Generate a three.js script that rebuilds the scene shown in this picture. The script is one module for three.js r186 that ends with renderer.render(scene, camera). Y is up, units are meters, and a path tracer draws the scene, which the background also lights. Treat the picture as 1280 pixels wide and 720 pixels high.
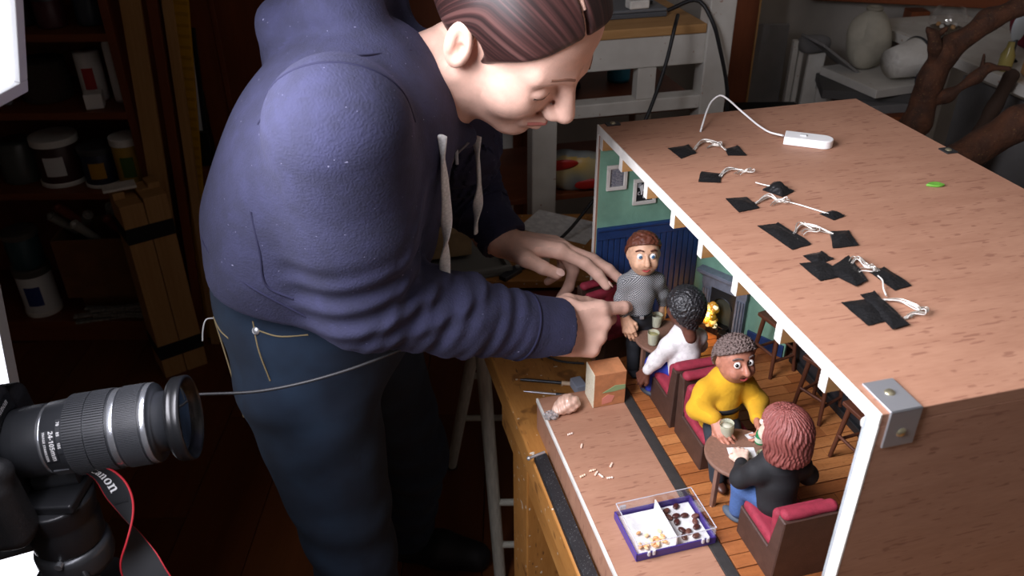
import * as THREE from 'three';
import { RoundedBoxGeometry } from 'three/addons/geometries/RoundedBoxGeometry.js';
import { mergeGeometries } from 'three/addons/utils/BufferGeometryUtils.js';
import { RectAreaLightUniformsLib } from 'three/addons/lights/RectAreaLightUniformsLib.js';

// ---------------------------------------------------------------- camera, light, exposure
const scene = new THREE.Scene();
const camera = new THREE.PerspectiveCamera(37.841, 16 / 9, 0.05, 30);
camera.position.set(0, 1.63, 0);
camera.rotation.set(-0.54711, 0, -0.0096);
camera.focus = 1.12;
camera.userData.fStop = 9;
scene.background = new THREE.Color(0x000000);
RectAreaLightUniformsLib.init();
const renderer = new THREE.WebGLRenderer({ antialias: true });
renderer.toneMapping = THREE.LinearToneMapping;
renderer.toneMappingExposure = 1.0;
renderer.shadowMap.enabled = true;
const KEY = { pos: [-0.405, 1.698, -0.372], aim: [0.525, 1.448, -0.285], w: 0.74, h: 0.62, power: 21.5 };
const LOW = { pos: [-0.707, 0.864, -0.853], aim: [-0.289, 1.241, -0.383], up: [-0.183, 0.84, -0.511], w: 0.08, h: 0.5, power: 2.5 };

// ---------------------------------------------------------------- helpers
let seed = 7;
const rnd = () => { seed = (seed + 0x6D2B79F5) | 0; let t = Math.imul(seed ^ (seed >>> 15), 1 | seed); t = (t + Math.imul(t ^ (t >>> 7), 61 | t)) ^ t; return ((t ^ (t >>> 14)) >>> 0) / 4294967296; };
const rr = (a, b) => a + (b - a) * rnd();
const V = (x, y, z) => new THREE.Vector3(x, y, z);
const vv = (a) => Array.isArray(a) ? V(...a) : a;
const clamp = (x, a, b) => Math.min(b, Math.max(a, x));
const mix = (a, b, t) => a + (b - a) * t;
const sstep = (a, b, x) => { const t = clamp((x - a) / (b - a), 0, 1); return t * t * (3 - 2 * t); };
// the model box: origin at its far front floor corner, X into the box, Z along its open front towards us
const TH = 0.246168, OX = 0.12245, OY = 0.8777, OZ = -1.11901;
const cT = Math.cos(TH), sT = Math.sin(TH);
const B = (x, h, z) => V(OX + x * cT + z * sT, OY + h, OZ - x * sT + z * cT);
const L = 0.646, D = 0.407, H = 0.3366;

const names = {};
function numbered(n) { const k = names[n] || 0; names[n] = k + 1; return k ? n + '_' + String(k).padStart(3, '0') : n; }
function thing(name, label, category, pos = [0, 0, 0], turn = 0, group) {
  const o = new THREE.Group(); o.name = numbered(name); scene.add(o);
  o.position.copy(vv(pos)); o.rotation.y = turn; o.userData = { label, category };
  if (group) o.userData.group = group;
  return o;
}
function struct(name, label, category) { const o = new THREE.Group(); o.name = name; scene.add(o); o.userData = { label, category, kind: 'structure' }; return o; }
function part(parent, name, g, m, label) {
  const geo = Array.isArray(g) ? merge(g) : g;
  const o = new THREE.Mesh(geo, m); o.name = name; parent.add(o);
  if (label) o.userData.label = label;
  return o;
}
function single(name, label, category, g, m, pos = [0, 0, 0], turn = 0, group) {
  const geo = Array.isArray(g) ? merge(g) : g;
  const o = new THREE.Mesh(geo, m); o.name = numbered(name); scene.add(o);
  o.position.copy(vv(pos)); o.rotation.y = turn; o.userData = { label, category };
  if (group) o.userData.group = group;
  return o;
}
function copyOf(root, pos, turn, label) {
  const c = root.clone(); c.name = numbered(root.name.replace(/_\d{3}$/, '')); scene.add(c);
  c.position.copy(vv(pos)); c.rotation.y = turn; c.userData = { ...root.userData };
  if (label) c.userData.label = label;
  return c;
}
const soup = (g) => { const r = g.index ? g.toNonIndexed() : g; for (const k of Object.keys(r.attributes)) if (!['position', 'normal', 'uv'].includes(k)) r.deleteAttribute(k); return r; };
function merge(list) { const a = list.map(soup); return a.length === 1 ? a[0] : mergeGeometries(a); }
// uv in metres from the dominant face direction; the grain runs along axis ax (0, 1 or 2)
function uvs(g, ax = 0, ou = 0, ov = 0) {
  const s = soup(g), p = s.attributes.position, uv = new Float32Array(p.count * 2);
  const a = V(0, 0, 0), b = V(0, 0, 0), c = V(0, 0, 0);
  for (let i = 0; i < p.count; i += 3) {
    a.fromBufferAttribute(p, i); b.fromBufferAttribute(p, i + 1); c.fromBufferAttribute(p, i + 2);
    const n = b.clone().sub(a).cross(c.clone().sub(a));
    const q = [Math.abs(n.x), Math.abs(n.y), Math.abs(n.z)];
    const d = q[0] >= q[1] && q[0] >= q[2] ? 0 : q[1] >= q[2] ? 1 : 2;
    let [u, v] = [0, 1, 2].filter((k) => k !== d);
    if (v === ax) [u, v] = [v, u];
    [a, b, c].forEach((w, j) => { const e = [w.x, w.y, w.z]; uv[(i + j) * 2] = e[u] + ou; uv[(i + j) * 2 + 1] = e[v] + ov; });
  }
  s.setAttribute('uv', new THREE.BufferAttribute(uv, 2));
  return s;
}
const _m4 = new THREE.Matrix4(), _q = new THREE.Quaternion(), _e = new THREE.Euler();
const put = (g, x = 0, y = 0, z = 0, rx = 0, ry = 0, rz = 0, s = 1) => { _e.set(rx, ry, rz, 'YXZ'); _q.setFromEuler(_e); return g.applyMatrix4(_m4.compose(V(x, y, z), _q, Array.isArray(s) ? V(...s) : V(s, s, s))); };
function box(w, h, d, r = 0.001, ax = 0, seg = 1) { const q = Math.min(r, w * 0.49, h * 0.49, d * 0.49); return uvs(q > 0 ? new RoundedBoxGeometry(w, h, d, seg, q) : new THREE.BoxGeometry(w, h, d), ax, rnd(), rnd()); }
// box between two corner triples
const span = (x0, x1, y0, y1, z0, z1, r, ax) => put(box(x1 - x0, y1 - y0, z1 - z0, r, ax), (x0 + x1) / 2, (y0 + y1) / 2, (z0 + z1) / 2);
const cyl = (r0, r1, h, n = 24) => soup(new THREE.CylinderGeometry(r0, r1, h, n));
const ball = (r, n = 16) => soup(new THREE.SphereGeometry(r, n, Math.ceil(n * 0.7)));
const lathe = (pts, n = 32) => soup(new THREE.LatheGeometry(pts.map(([x, y]) => new THREE.Vector2(x, y)), n));
function tube(pts, r, n = 40, rs = 8, closed = false) { return soup(new THREE.TubeGeometry(new THREE.CatmullRomCurve3(pts.map(vv), closed, 'centripetal'), n, r, rs, closed)); }
// round bar from a to b
function bar(a, b, r0, r1 = r0, n = 14) { a = vv(a); b = vv(b); const d = b.clone().sub(a), g = cyl(r1, r0, d.length(), n); _q.setFromUnitVectors(V(0, 1, 0), d.clone().normalize()); g.applyMatrix4(_m4.compose(a.clone().add(b).multiplyScalar(0.5), _q, V(1, 1, 1))); return g; }
// rectangular bar from a to b, w across (perpendicular to up), t thick
function plank(a, b, w, t, up = V(0, 0, 1), r = 0.002, grain = 1) {
  a = vv(a); b = vv(b); const y = b.clone().sub(a), len = y.length(); y.normalize();
  const x = y.clone().cross(vv(up)).normalize(), z = x.clone().cross(y);
  const g = box(w, len, t, r, grain);
  return g.applyMatrix4(new THREE.Matrix4().makeBasis(x, y, z).setPosition(a.clone().add(b).multiplyScalar(0.5)));
}
const extrude = (pts, depth, bevel = 0.0005, bs = 1) => { const s = new THREE.Shape(pts.map(([x, y]) => new THREE.Vector2(x, y))); return uvs(new THREE.ExtrudeGeometry(s, { depth, bevelEnabled: bevel > 0, bevelSize: bevel, bevelThickness: bevel, bevelSegments: bs, steps: 1 }), 0); };

// ---- noise and textures
const h2 = (x, y, s) => { let h = Math.imul(x, 374761393) + Math.imul(y, 668265263) + Math.imul(s, 982451653); h = Math.imul(h ^ (h >>> 13), 1274126177); return ((h ^ (h >>> 16)) >>> 0) / 4294967296; };
const md = (a, p) => ((a % p) + p) % p;
function vn(x, y, px, py, s) {
  const i = Math.floor(x), j = Math.floor(y), fx = x - i, fy = y - j, u = fx * fx * (3 - 2 * fx), v = fy * fy * (3 - 2 * fy);
  const a = h2(md(i, px), md(j, py), s), b = h2(md(i + 1, px), md(j, py), s), c = h2(md(i, px), md(j + 1, py), s), d = h2(md(i + 1, px), md(j + 1, py), s);
  return a + (b - a) * u + (c - a) * v + (a - b - c + d) * u * v;
}
function fbm(u, v, fx, fy, o, s) { let r = 0, a = 0.5, t = 0; for (let k = 0; k < o; k++) { r += a * vn(u * fx, v * fy, fx, fy, s + k); t += a; a *= 0.5; fx *= 2; fy *= 2; } return r / t; }
function tex(n, m, fn, ru = 1, rv = 1, srgb = true) {
  const d = new Uint8Array(n * m * 4);
  for (let j = 0; j < m; j++) for (let i = 0; i < n; i++) { const c = fn(i / n, j / m), k = (j * n + i) * 4; d[k] = clamp(c[0], 0, 255); d[k + 1] = clamp(c[1], 0, 255); d[k + 2] = clamp(c[2], 0, 255); d[k + 3] = 255; }
  const t = new THREE.DataTexture(d, n, m); t.wrapS = t.wrapT = THREE.RepeatWrapping; t.magFilter = THREE.LinearFilter; t.minFilter = THREE.LinearFilter;
  if (srgb) t.colorSpace = THREE.SRGBColorSpace; t.repeat.set(ru, rv); t.needsUpdate = true; return t;
}
const rgb = (h) => [h >> 16 & 255, h >> 8 & 255, h & 255];
const lerp3 = (a, b, t) => [mix(a[0], b[0], t), mix(a[1], b[1], t), mix(a[2], b[2], t)];
const mat = (color, roughness = 0.6, o = {}) => new THREE.MeshPhysicalMaterial({ color, roughness, ...o });
const cache = {};
const bumpTex = (key, fn, ru, rv) => cache[key] || (cache[key] = tex(256, 256, fn, ru, rv, false));
// wood: streaks along u; lu, lv = metres covered by the texture along and across the grain
function woodMat(ca, cb, { n = 512, lu = 0.5, lv = 0.25, rings = 18, fleck = 0, fleckC = 0x3a2218, rough = 0.6, s = 1, bump = 0.0002, spots = 0, spotC = 0xe8e4da, stain = 0, stainC = 0x5a3a22, tint = 0xffffff } = {}) {
  const A = rgb(ca), C = rgb(cb), F = rgb(fleckC), S = rgb(spotC), T = rgb(stainC);
  const map = tex(n, n, (u, v) => {
    const w = fbm(u, v, 3, 5, 3, s), g = fbm(u, v + w * 0.03, 5, rings * 3, 3, s + 9), f = fbm(u, v, 40, 220, 1, s + 4);
    let c = lerp3(A, C, clamp(0.55 * g + 0.35 * w + 0.25 * (f - 0.3), 0, 1));
    if (fleck) { const q = fbm(u, v, 24, 130, 2, s + 21); const k = sstep(1 - fleck, 1 - fleck + 0.12, q); c = lerp3(c, F, k * 0.55); }
    if (stain) { const q = fbm(u, v, 14, 10, 4, s + 31); c = lerp3(c, T, sstep(1 - stain, 1 - stain + 0.1, q) * 0.7); }
    if (spots) { const q = fbm(u, v, 60, 40, 2, s + 41); c = lerp3(c, S, sstep(1 - spots, 1 - spots + 0.03, q) * 0.9); }
    return c;
  }, 1 / lu, 1 / lv);
  const bm = lu < 0.2 ? null : bumpTex('w' + lu + '_' + lv, (u, v) => { const q = 255 * fbm(u, v, 8, 100, 3, 3); return [q, q, q]; }, 1 / lu, 1 / lv);
  return new THREE.MeshPhysicalMaterial({ map, color: tint, roughness: rough, bumpMap: bm, bumpScale: bump });
}
// soft mottled colour with fine relief
function mottle(ca, cb, { n = 256, size = 0.2, f = 6, o = 4, rough = 0.7, s = 5, bump = 0.0002, bf = 60, spots = 0, spotC = 0xffffff, extra = {} } = {}) {
  const A = rgb(ca), C = rgb(cb), S = rgb(spotC), close = Math.max(...A.map((x, i) => Math.abs(x - C[i]))) < 40 && !spots;
  let map, color = 0xffffff;
  if (close) { // one shared grey mottle, tinted
    const key = 'm' + size + '_' + f; map = cache[key] || (cache[key] = tex(256, 256, (u, v) => { const q = 255 - 32 * clamp(fbm(u, v, f, f, o, 5) * 1.6 - 0.3, 0, 1); return [q, q, q]; }, 1 / size, 1 / size)); color = ca;
  } else map = tex(n, n, (u, v) => { let c = lerp3(A, C, clamp(fbm(u, v, f, f, o, s) * 1.6 - 0.3, 0, 1)); if (spots) c = lerp3(c, S, sstep(1 - spots, 1 - spots + 0.04, fbm(u, v, 50, 50, 2, s + 7))); return c; }, 1 / size, 1 / size);
  const bm = bumpTex('b' + size + '_' + bf, (u, v) => { const q = 255 * fbm(u, v, bf, bf, 2, 8); return [q, q, q]; }, 1 / size, 1 / size);
  return new THREE.MeshPhysicalMaterial({ map, color, roughness: rough, bumpMap: bm, bumpScale: bump, ...extra });
}

// ---- signed distance shapes and their mesh (surface nets)
const smin = (a, b, k) => { const h = Math.max(k - Math.abs(a - b), 0) / k; return Math.min(a, b) - h * h * k * 0.25; };
const smax = (a, b, k) => -smin(-a, -b, k);
function cone(x, y, z, b) { // b = [ax,ay,az,bx,by,bz,ra,rb]
  const dx = b[3] - b[0], dy = b[4] - b[1], dz = b[5] - b[2], px = x - b[0], py = y - b[1], pz = z - b[2];
  let h = (px * dx + py * dy + pz * dz) / (dx * dx + dy * dy + dz * dz + 1e-12); h = h < 0 ? 0 : h > 1 ? 1 : h;
  const ex = px - h * dx, ey = py - h * dy, ez = pz - h * dz;
  return Math.sqrt(ex * ex + ey * ey + ez * ez) - (b[6] + (b[7] - b[6]) * h);
}
const ell = (x, y, z, cx, cy, cz, rx, ry, rz) => { const a = (x - cx) / rx, b = (y - cy) / ry, c = (z - cz) / rz, k0 = Math.sqrt(a * a + b * b + c * c), e = a / rx, f = b / ry, g = c / rz, k1 = Math.sqrt(e * e + f * f + g * g); return k1 < 1e-9 ? -Math.min(rx, ry, rz) : k0 * (k0 - 1) / k1; };
const bonesFn = (list, k) => (x, y, z) => { let d = 1e9; for (const b of list) d = smin(d, cone(x, y, z, b), b[8] || k); return d; };
const chain = (pts, radii) => pts.slice(1).map((p, i) => [...pts[i], ...p, radii[i], radii[i + 1]]);
function sdfMesh(fn, lo, hi, c) {
  const n = [0, 1, 2].map((k) => Math.ceil((hi[k] - lo[k]) / c) + 1), [nx, ny, nz] = n, f = new Float32Array(nx * ny * nz);
  const S = 5, half = S * c * 0.5, lim = S * c * 1.0 + c;
  for (let k0 = 0; k0 < nz; k0 += S) for (let j0 = 0; j0 < ny; j0 += S) for (let i0 = 0; i0 < nx; i0 += S) {
    const d = fn(lo[0] + i0 * c + half, lo[1] + j0 * c + half, lo[2] + k0 * c + half), far = Math.abs(d) > lim;
    for (let k = k0; k < Math.min(k0 + S, nz); k++) for (let j = j0; j < Math.min(j0 + S, ny); j++) for (let i = i0; i < Math.min(i0 + S, nx); i++)
      f[(k * ny + j) * nx + i] = far ? d : fn(lo[0] + i * c, lo[1] + j * c, lo[2] + k * c);
  }
  const id = new Int32Array(nx * ny * nz).fill(-1), P = [], I = [], cr = [[0, 1], [2, 3], [4, 5], [6, 7], [0, 2], [1, 3], [4, 6], [5, 7], [0, 4], [1, 5], [2, 6], [3, 7]];
  const off = (q) => (((q >> 2) & 1) * ny + ((q >> 1) & 1)) * nx + (q & 1);
  const OF = [0, 1, 2, 3, 4, 5, 6, 7].map(off);
  for (let k = 0; k < nz - 1; k++) for (let j = 0; j < ny - 1; j++) for (let i = 0; i < nx - 1; i++) {
    const o = (k * ny + j) * nx + i; let m = 0; for (let q = 0; q < 8; q++) if (f[o + OF[q]] < 0) m |= 1 << q;
    if (m === 0 || m === 255) continue;
    const g = OF.map((w) => f[o + w]);
    let x = 0, y = 0, z = 0, w = 0;
    for (const [a, b] of cr) if ((g[a] < 0) !== (g[b] < 0)) { const t = g[a] / (g[a] - g[b]); x += mix(a & 1, b & 1, t); y += mix((a >> 1) & 1, (b >> 1) & 1, t); z += mix((a >> 2) & 1, (b >> 2) & 1, t); w++; }
    id[o] = P.length / 3; P.push(lo[0] + (i + x / w) * c, lo[1] + (j + y / w) * c, lo[2] + (k + z / w) * c);
  }
  const quad = (a, b, cc, d, flip) => { if (a < 0 || b < 0 || cc < 0 || d < 0) return; flip ? I.push(a, cc, b, a, d, cc) : I.push(a, b, cc, a, cc, d); };
  for (let k = 1; k < nz - 1; k++) for (let j = 1; j < ny - 1; j++) for (let i = 1; i < nx - 1; i++) {
    const o = (k * ny + j) * nx + i, s = f[o] < 0;
    if (s !== f[o + 1] < 0) quad(id[o - nx - nx * ny], id[o - nx * ny], id[o], id[o - nx], !s);
    if (s !== f[o + nx] < 0) quad(id[o - 1 - nx * ny], id[o - 1], id[o], id[o - nx * ny], !s);
    if (s !== f[o + nx * ny] < 0) quad(id[o - 1 - nx], id[o - nx], id[o], id[o - 1], !s);
  }
  const N = new Float32Array(P.length), e = c * 0.5;
  for (let i = 0; i < P.length; i += 3) {
    const x = P[i], y = P[i + 1], z = P[i + 2]; let a = fn(x + e, y, z) - fn(x - e, y, z), b = fn(x, y + e, z) - fn(x, y - e, z), d = fn(x, y, z + e) - fn(x, y, z - e); const l = Math.hypot(a, b, d) || 1;
    N[i] = a / l; N[i + 1] = b / l; N[i + 2] = d / l;
  }
  const g = new THREE.BufferGeometry(); g.setAttribute('position', new THREE.BufferAttribute(new Float32Array(P), 3)); g.setAttribute('normal', new THREE.BufferAttribute(N, 3)); g.setIndex(I);
  return g;
}
const sdf = (fn, lo, hi, c, ax = 1) => uvs(sdfMesh(fn, lo, hi, c), ax);
// walk a point onto a distance shape's surface (and lift it off by l)
function onto(fn, p, l = 0, e = 0.003) { let q = p.slice(); for (let i = 0; i < 14; i++) { const d = fn(...q) - l, gx = fn(q[0] + e, q[1], q[2]) - fn(q[0] - e, q[1], q[2]), gy = fn(q[0], q[1] + e, q[2]) - fn(q[0], q[1] - e, q[2]), gz = fn(q[0], q[1], q[2] + e) - fn(q[0], q[1], q[2] - e), n = Math.hypot(gx, gy, gz) || 1; q = [q[0] - d * gx / n, q[1] - d * gy / n, q[2] - d * gz / n]; } return q; }
// printed lettering as a small texture on a curved or flat patch
function textTex(w, h, draw) { const c = document.createElement('canvas'); c.width = w; c.height = h; const g = c.getContext('2d'); draw(g, w, h); const t = new THREE.CanvasTexture(c); t.colorSpace = THREE.SRGBColorSpace; return t; }

// ---------------------------------------------------------------- common materials
const PLY = woodMat(0xb4886e, 0x986c55, { n: 1024, lu: 0.36, lv: 0.36, rings: 9, fleck: 0.30, fleckC: 0x7d5241, rough: 0.62, s: 3, bump: 0.0001 });
const WHITEPAINT = mottle(0xf1ede4, 0xe6e1d6, { size: 0.15, rough: 0.6, s: 11 });
const OLDWHITE = mottle(0xd9d6cd, 0xbfbab0, { size: 0.4, rough: 0.65, s: 12, spots: 0.13, spotC: 0xa88a78 });
const BLACK = mat(0x111112, 0.55), BLACKRUB = mottle(0x1b1c1e, 0x141416, { size: 0.05, rough: 0.75, bump: 0.0003, s: 13 });
const STEEL = mat(0xc6c8cb, 0.34, { metalness: 0.75 }), DARKSTEEL = mat(0x55585c, 0.4, { metalness: 0.9 });
const PINE = woodMat(0xc79c68, 0xa67843, { lu: 0.6, lv: 0.12, rings: 6, rough: 0.65, s: 17 });
const REDWOOD = woodMat(0x8a4a26, 0x6a3418, { lu: 0.9, lv: 0.3, rings: 5, rough: 0.5, s: 19 });
const PAPER = mottle(0xeeeeec, 0xe2e1de, { size: 0.05, rough: 0.8, s: 23 });
const GLASS = mat(0xffffff, 0.03, { transmission: 1, thickness: 0, ior: 1.5, transparent: false });

// ---------------------------------------------------------------- the room
{
  const LAM = [0, 1, 2].map((k) => woodMat([0x74401f, 0x6a391b, 0x7c4724][k], [0x5a2f15, 0x522a12, 0x643819][k], { lu: 1.2, lv: 0.2, rings: 4, rough: 0.42, s: 40 + k }));
  const fl = struct('floor', 'reddish brown laminate floor boards of the workroom', 'floor');
  part(fl, 'subfloor', span(-2.2, 2.4, -0.1, -0.012, -2.8, 1.7, 0), mat(0x2a1c14, 0.9));
  const pg = box(0.1905, 0.012, 1.198, 0.0012, 2);
  for (let r = 0; r < 24; r++) for (let k = 0; k < 4; k++) {
    const m = part(fl, 'floor_board', pg, LAM[(r * 2 + k) % 3]);
    m.position.set(-2.1 + r * 0.1925, -0.006, -2.75 + 0.6 + k * 1.2 - (r % 3) * 0.4);
  }
  const wp = mottle(0xb9b3a9, 0xada79d, { size: 0.8, rough: 0.9, s: 54 });
  const wl = (n, l, g) => { const w = struct(n, l, 'wall'); part(w, 'plaster', g, wp); };
  wl('wall_back', 'plain dim wall at the far end of the workroom', span(-2.2, 2.4, 0, 2.4, -2.9, -2.8, 0));
  wl('wall_left', 'plain dim wall beyond the bookcase', span(-2.3, -2.2, 0, 2.4, -2.9, 1.8, 0));
  wl('wall_right', 'plain dim wall beyond the white shelf', span(2.4, 2.5, 0, 2.4, -2.9, 1.8, 0));
  wl('wall_front', 'plain wall behind the photographer', span(-2.2, 2.4, 0, 2.4, 1.7, 1.8, 0));
  const ce = struct('ceiling', 'plain pale ceiling of the workroom', 'ceiling');
  part(ce, 'plaster', span(-2.3, 2.5, 2.4, 2.5, -2.9, 1.8, 0), mottle(0xb9b3a9, 0xada79d, { size: 0.8, rough: 0.9, s: 53 }));
}
// ---------------------------------------------------------------- lamps
function softbox(name, label, S, intensity, glow) {
  const o = thing(name, label, 'lamp', S.pos);
  if (S.up) o.up.set(...S.up);
  o.lookAt(vv(S.aim));
  part(o, 'diffuser', box(S.w, S.h, 0.006, 0.002), new THREE.MeshStandardMaterial({ color: 0xf4f4f6, roughness: 0.8, emissive: 0xf3f6ff, emissiveIntensity: glow }));
  const e = 0.012;
  part(o, 'rim', [span(-S.w / 2 - e, S.w / 2 + e, S.h / 2, S.h / 2 + e, -0.03, 0.008), span(-S.w / 2 - e, S.w / 2 + e, -S.h / 2 - e, -S.h / 2, -0.03, 0.008), span(-S.w / 2 - e, -S.w / 2, -S.h / 2, S.h / 2, -0.03, 0.008), span(S.w / 2, S.w / 2 + e, -S.h / 2, S.h / 2, -0.03, 0.008)], mat(0xd8d8da, 0.6));
  const cg = soup(new THREE.CylinderGeometry(0.2, Math.SQRT1_2, 0.24, 4)); cg.rotateY(Math.PI / 4); cg.rotateX(-Math.PI / 2); cg.scale(S.w, S.h, 1); cg.translate(0, 0, -0.151);
  part(o, 'reflector_cover', cg, BLACK);
  const l = new THREE.RectAreaLight(0xf6f4ff, intensity, S.w, S.h); l.position.set(0, 0, 0.012); l.rotation.y = Math.PI; l.name = 'lamp_light'; o.add(l);
  return o;
}
const key = softbox('softbox_lamp', 'large square softbox lamp glowing white high beside the hooded person', KEY, KEY.power, 2.2);
part(key, 'stand_pole', (() => { key.updateMatrixWorld(true); const g = bar([KEY.pos[0] - 0.2, 0.02, KEY.pos[2] + 0.02], [KEY.pos[0] - 0.2, KEY.pos[1] - 0.02, KEY.pos[2] + 0.02], 0.014); return g.applyMatrix4(key.matrixWorld.clone().invert()); })(), BLACK);
const low = softbox('strip_lamp', 'narrow leaning strip lamp glowing white behind the camera tripod', LOW, LOW.power, 2.0);
part(low, 'stand_foot', (() => { low.updateMatrixWorld(true); const x = LOW.pos[0] - 0.05, z = LOW.pos[2] - 0.05, g = merge([bar([x, 0.01, z], [x, LOW.pos[1] - 0.05, z], 0.012), put(cyl(0.13, 0.14, 0.02), x, 0.01, z)]); return g.applyMatrix4(low.matrixWorld.clone().invert()); })(), BLACK);

// ---------------------------------------------------------------- the plywood model box with its pub interior
const T = 0.012, BASEH = -0.055;
const set = thing('model_room_box', 'large open-fronted plywood box holding a miniature pub interior', 'model box', B(0, 0, 0), TH);
{
  const top = part(set, 'roof_panel', span(0, D, H - T, H, 0, L, 0.0008, 0), PLY);
  part(top, 'white_edge', span(-0.0015, 0.0005, H - T - 0.0003, H + 0.0002, 0, L, 0.0004), WHITEPAINT, 'white painted front edge');
  const side = part(set, 'side_panel', span(0, D, BASEH, H - T, L - T, L, 0.0008, 0), PLY);
  part(side, 'white_edge', span(-0.0015, 0.0005, BASEH, H - T, L - T - 0.0003, L + 0.0003, 0.0004), WHITEPAINT);
  part(side, 'grey_lining', span(-0.001, 0.26, 0.0, H - T, L - T - 0.0045, L - T, 0.0008), mottle(0x9aa0a3, 0x85898c, { size: 0.05, s: 62 }));
  // far end wall
  const GREEN = mottle(0x84b49c, 0x7aab94, { size: 0.12, rough: 0.75, s: 63 }), BLUE = mottle(0x1c3d72, 0x163260, { size: 0.05, rough: 0.5, s: 64 });
  const end = part(set, 'end_wall', span(0, D, BASEH, H - T, 0, T, 0.0008), PLY);
  part(end, 'white_edge', span(-0.0015, 0.0005, BASEH, H - T, -0.0003, T * 0.5, 0.0004), WHITEPAINT);
  part(end, 'green_paint', span(0.0005, 0.172, 0, H - T, T, T + 0.0012, 0.0004), GREEN);
  for (let i = 0; i < 18; i++) part(end, 'wainscot_board', span(0.0015 + i * 0.0093, 0.0015 + i * 0.0093 + 0.0083, 0.001, 0.163, T + 0.0012, T + 0.0042, 0.0009), BLUE);
  part(end, 'wainscot_backing', span(0.001, 0.17, 0.001, 0.164, T + 0.001, T + 0.0022, 0.0003), BLUE);
  part(end, 'wainscot_rail', [span(0.0005, 0.172, 0.161, 0.178, T + 0.001, T + 0.006, 0.001), span(0.0005, 0.172, 0.176, 0.181, T + 0.001, T + 0.0085, 0.0015)], BLUE);
  // slanted chimney wall, then the rear wall
  const diag = new THREE.Group(); diag.name = 'chimney_wall'; set.add(diag);
  diag.position.set(0.168, 0, T); diag.rotation.y = Math.PI / 6; // local Z runs along the wall, -X into the room
  part(diag, 'green_paint', span(0, 0.006, 0, H - T, 0, 0.172, 0.0004), GREEN);
  part(diag, 'skirting', span(-0.003, 0.0005, 0, 0.021, 0.108, 0.17, 0.0008), BLUE);
  const DG = mat(0x1c1d20, 0.6);
  const rear = part(set, 'rear_wall', span(D - T, D, BASEH, H - T, T, L - T, 0.0008), PLY);
  const bar_ = part(set, 'bar_counter', span(0.262, 0.30, 0, 0.145, 0.17, L - T - 0.005, 0.002), DG, 'dark charcoal bar front');
  part(bar_, 'counter_top', span(0.252, 0.305, 0.145, 0.152, 0.165, L - T - 0.005, 0.002), mat(0x3c2418, 0.4));
  for (let i = 0; i < 6; i++) part(bar_, 'counter_panel', span(0.2595, 0.263, 0.018, 0.132, 0.185 + i * 0.074, 0.185 + i * 0.074 + 0.06, 0.001), mat(0x242529, 0.6));
  part(bar_, 'kick_board', span(0.257, 0.263, 0.0, 0.012, 0.17, L - T - 0.005, 0.001), mat(0x17181a, 0.6));
  // floor boards of the model pub
  const sub = part(set, 'floor_base', span(0, D, BASEH, -0.003, T, L - T, 0), PLY);
  const FB = [0, 1, 2, 3, 4].map((k) => woodMat([0xc07f4a, 0xb57342, 0xcb8b55, 0xae6c3b, 0xc88650][k], [0x98592c, 0x8c5028, 0xa96a38, 0x864a22, 0x9d5f30][k], { n: 256, lu: 0.14, lv: 0.03, rings: 4, rough: 0.5, s: 70 + k, fleck: 0.3, fleckC: 0x4e2a14 }));
  const rows = 33, pw = (L - 2 * T) / rows;
  const cuts = [[0.11, 0.235], [0.06, 0.17], [0.14], [0.035, 0.125, 0.22], [0.085, 0.2]];
  for (let r = 0; r < rows; r++) {
    const cs = [0.0015, ...cuts[(r * 3) % 5], 0.262];
    for (let i = 0; i < cs.length - 1; i++) part(sub, 'floor_board', span(cs[i] + 0.0003, cs[i + 1] - 0.0003, -0.003, -0.0002 + rr(-0.0004, 0.0003), T + r * pw + 0.0006, T + (r + 1) * pw - 0.0006, 0.0005, 0), FB[Math.floor(rnd() * 5)]);
  }
  // black strip and the plywood base that stands proud of the opening
  part(set, 'black_strip', span(-0.0145, -0.0005, BASEH, 0.0012, 0.075, 0.78, 0.0006), mottle(0x3a3836, 0x2b2a29, { size: 0.04, rough: 0.45, s: 81 }), 'dark taped strip along the floor front');
  const base = part(set, 'base_board', span(-0.131, -0.0145, BASEH, 0, 0.158, 0.80, 0.0008, 0), PLY);
  part(base, 'white_edge', span(-0.1325, -0.1295, -0.0062, 0.0006, 0.158, 0.80, 0.0006), WHITEPAINT);
  // little pine blocks under the roof edge
  for (const u of [0.014, 0.09, 0.176, 0.258, 0.331, 0.411, 0.497, 0.571]) part(set, 'roof_block', span(0.0006, 0.022, H - T - 0.02, H - T, u - 0.0035, u + 0.0065, 0.0006), PINE).add(part(new THREE.Group(), 'white_face', span(-0.0002, 0.0008, H - T - 0.02, H - T, u - 0.0035, u + 0.0065, 0.0003), WHITEPAINT));
  part(set, 'white_peg', put(ball(0.005), 0.012, H - T - 0.02, 0.62, 0, 0, 0, [1, 1.2, 1]), WHITEPAINT);
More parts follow.
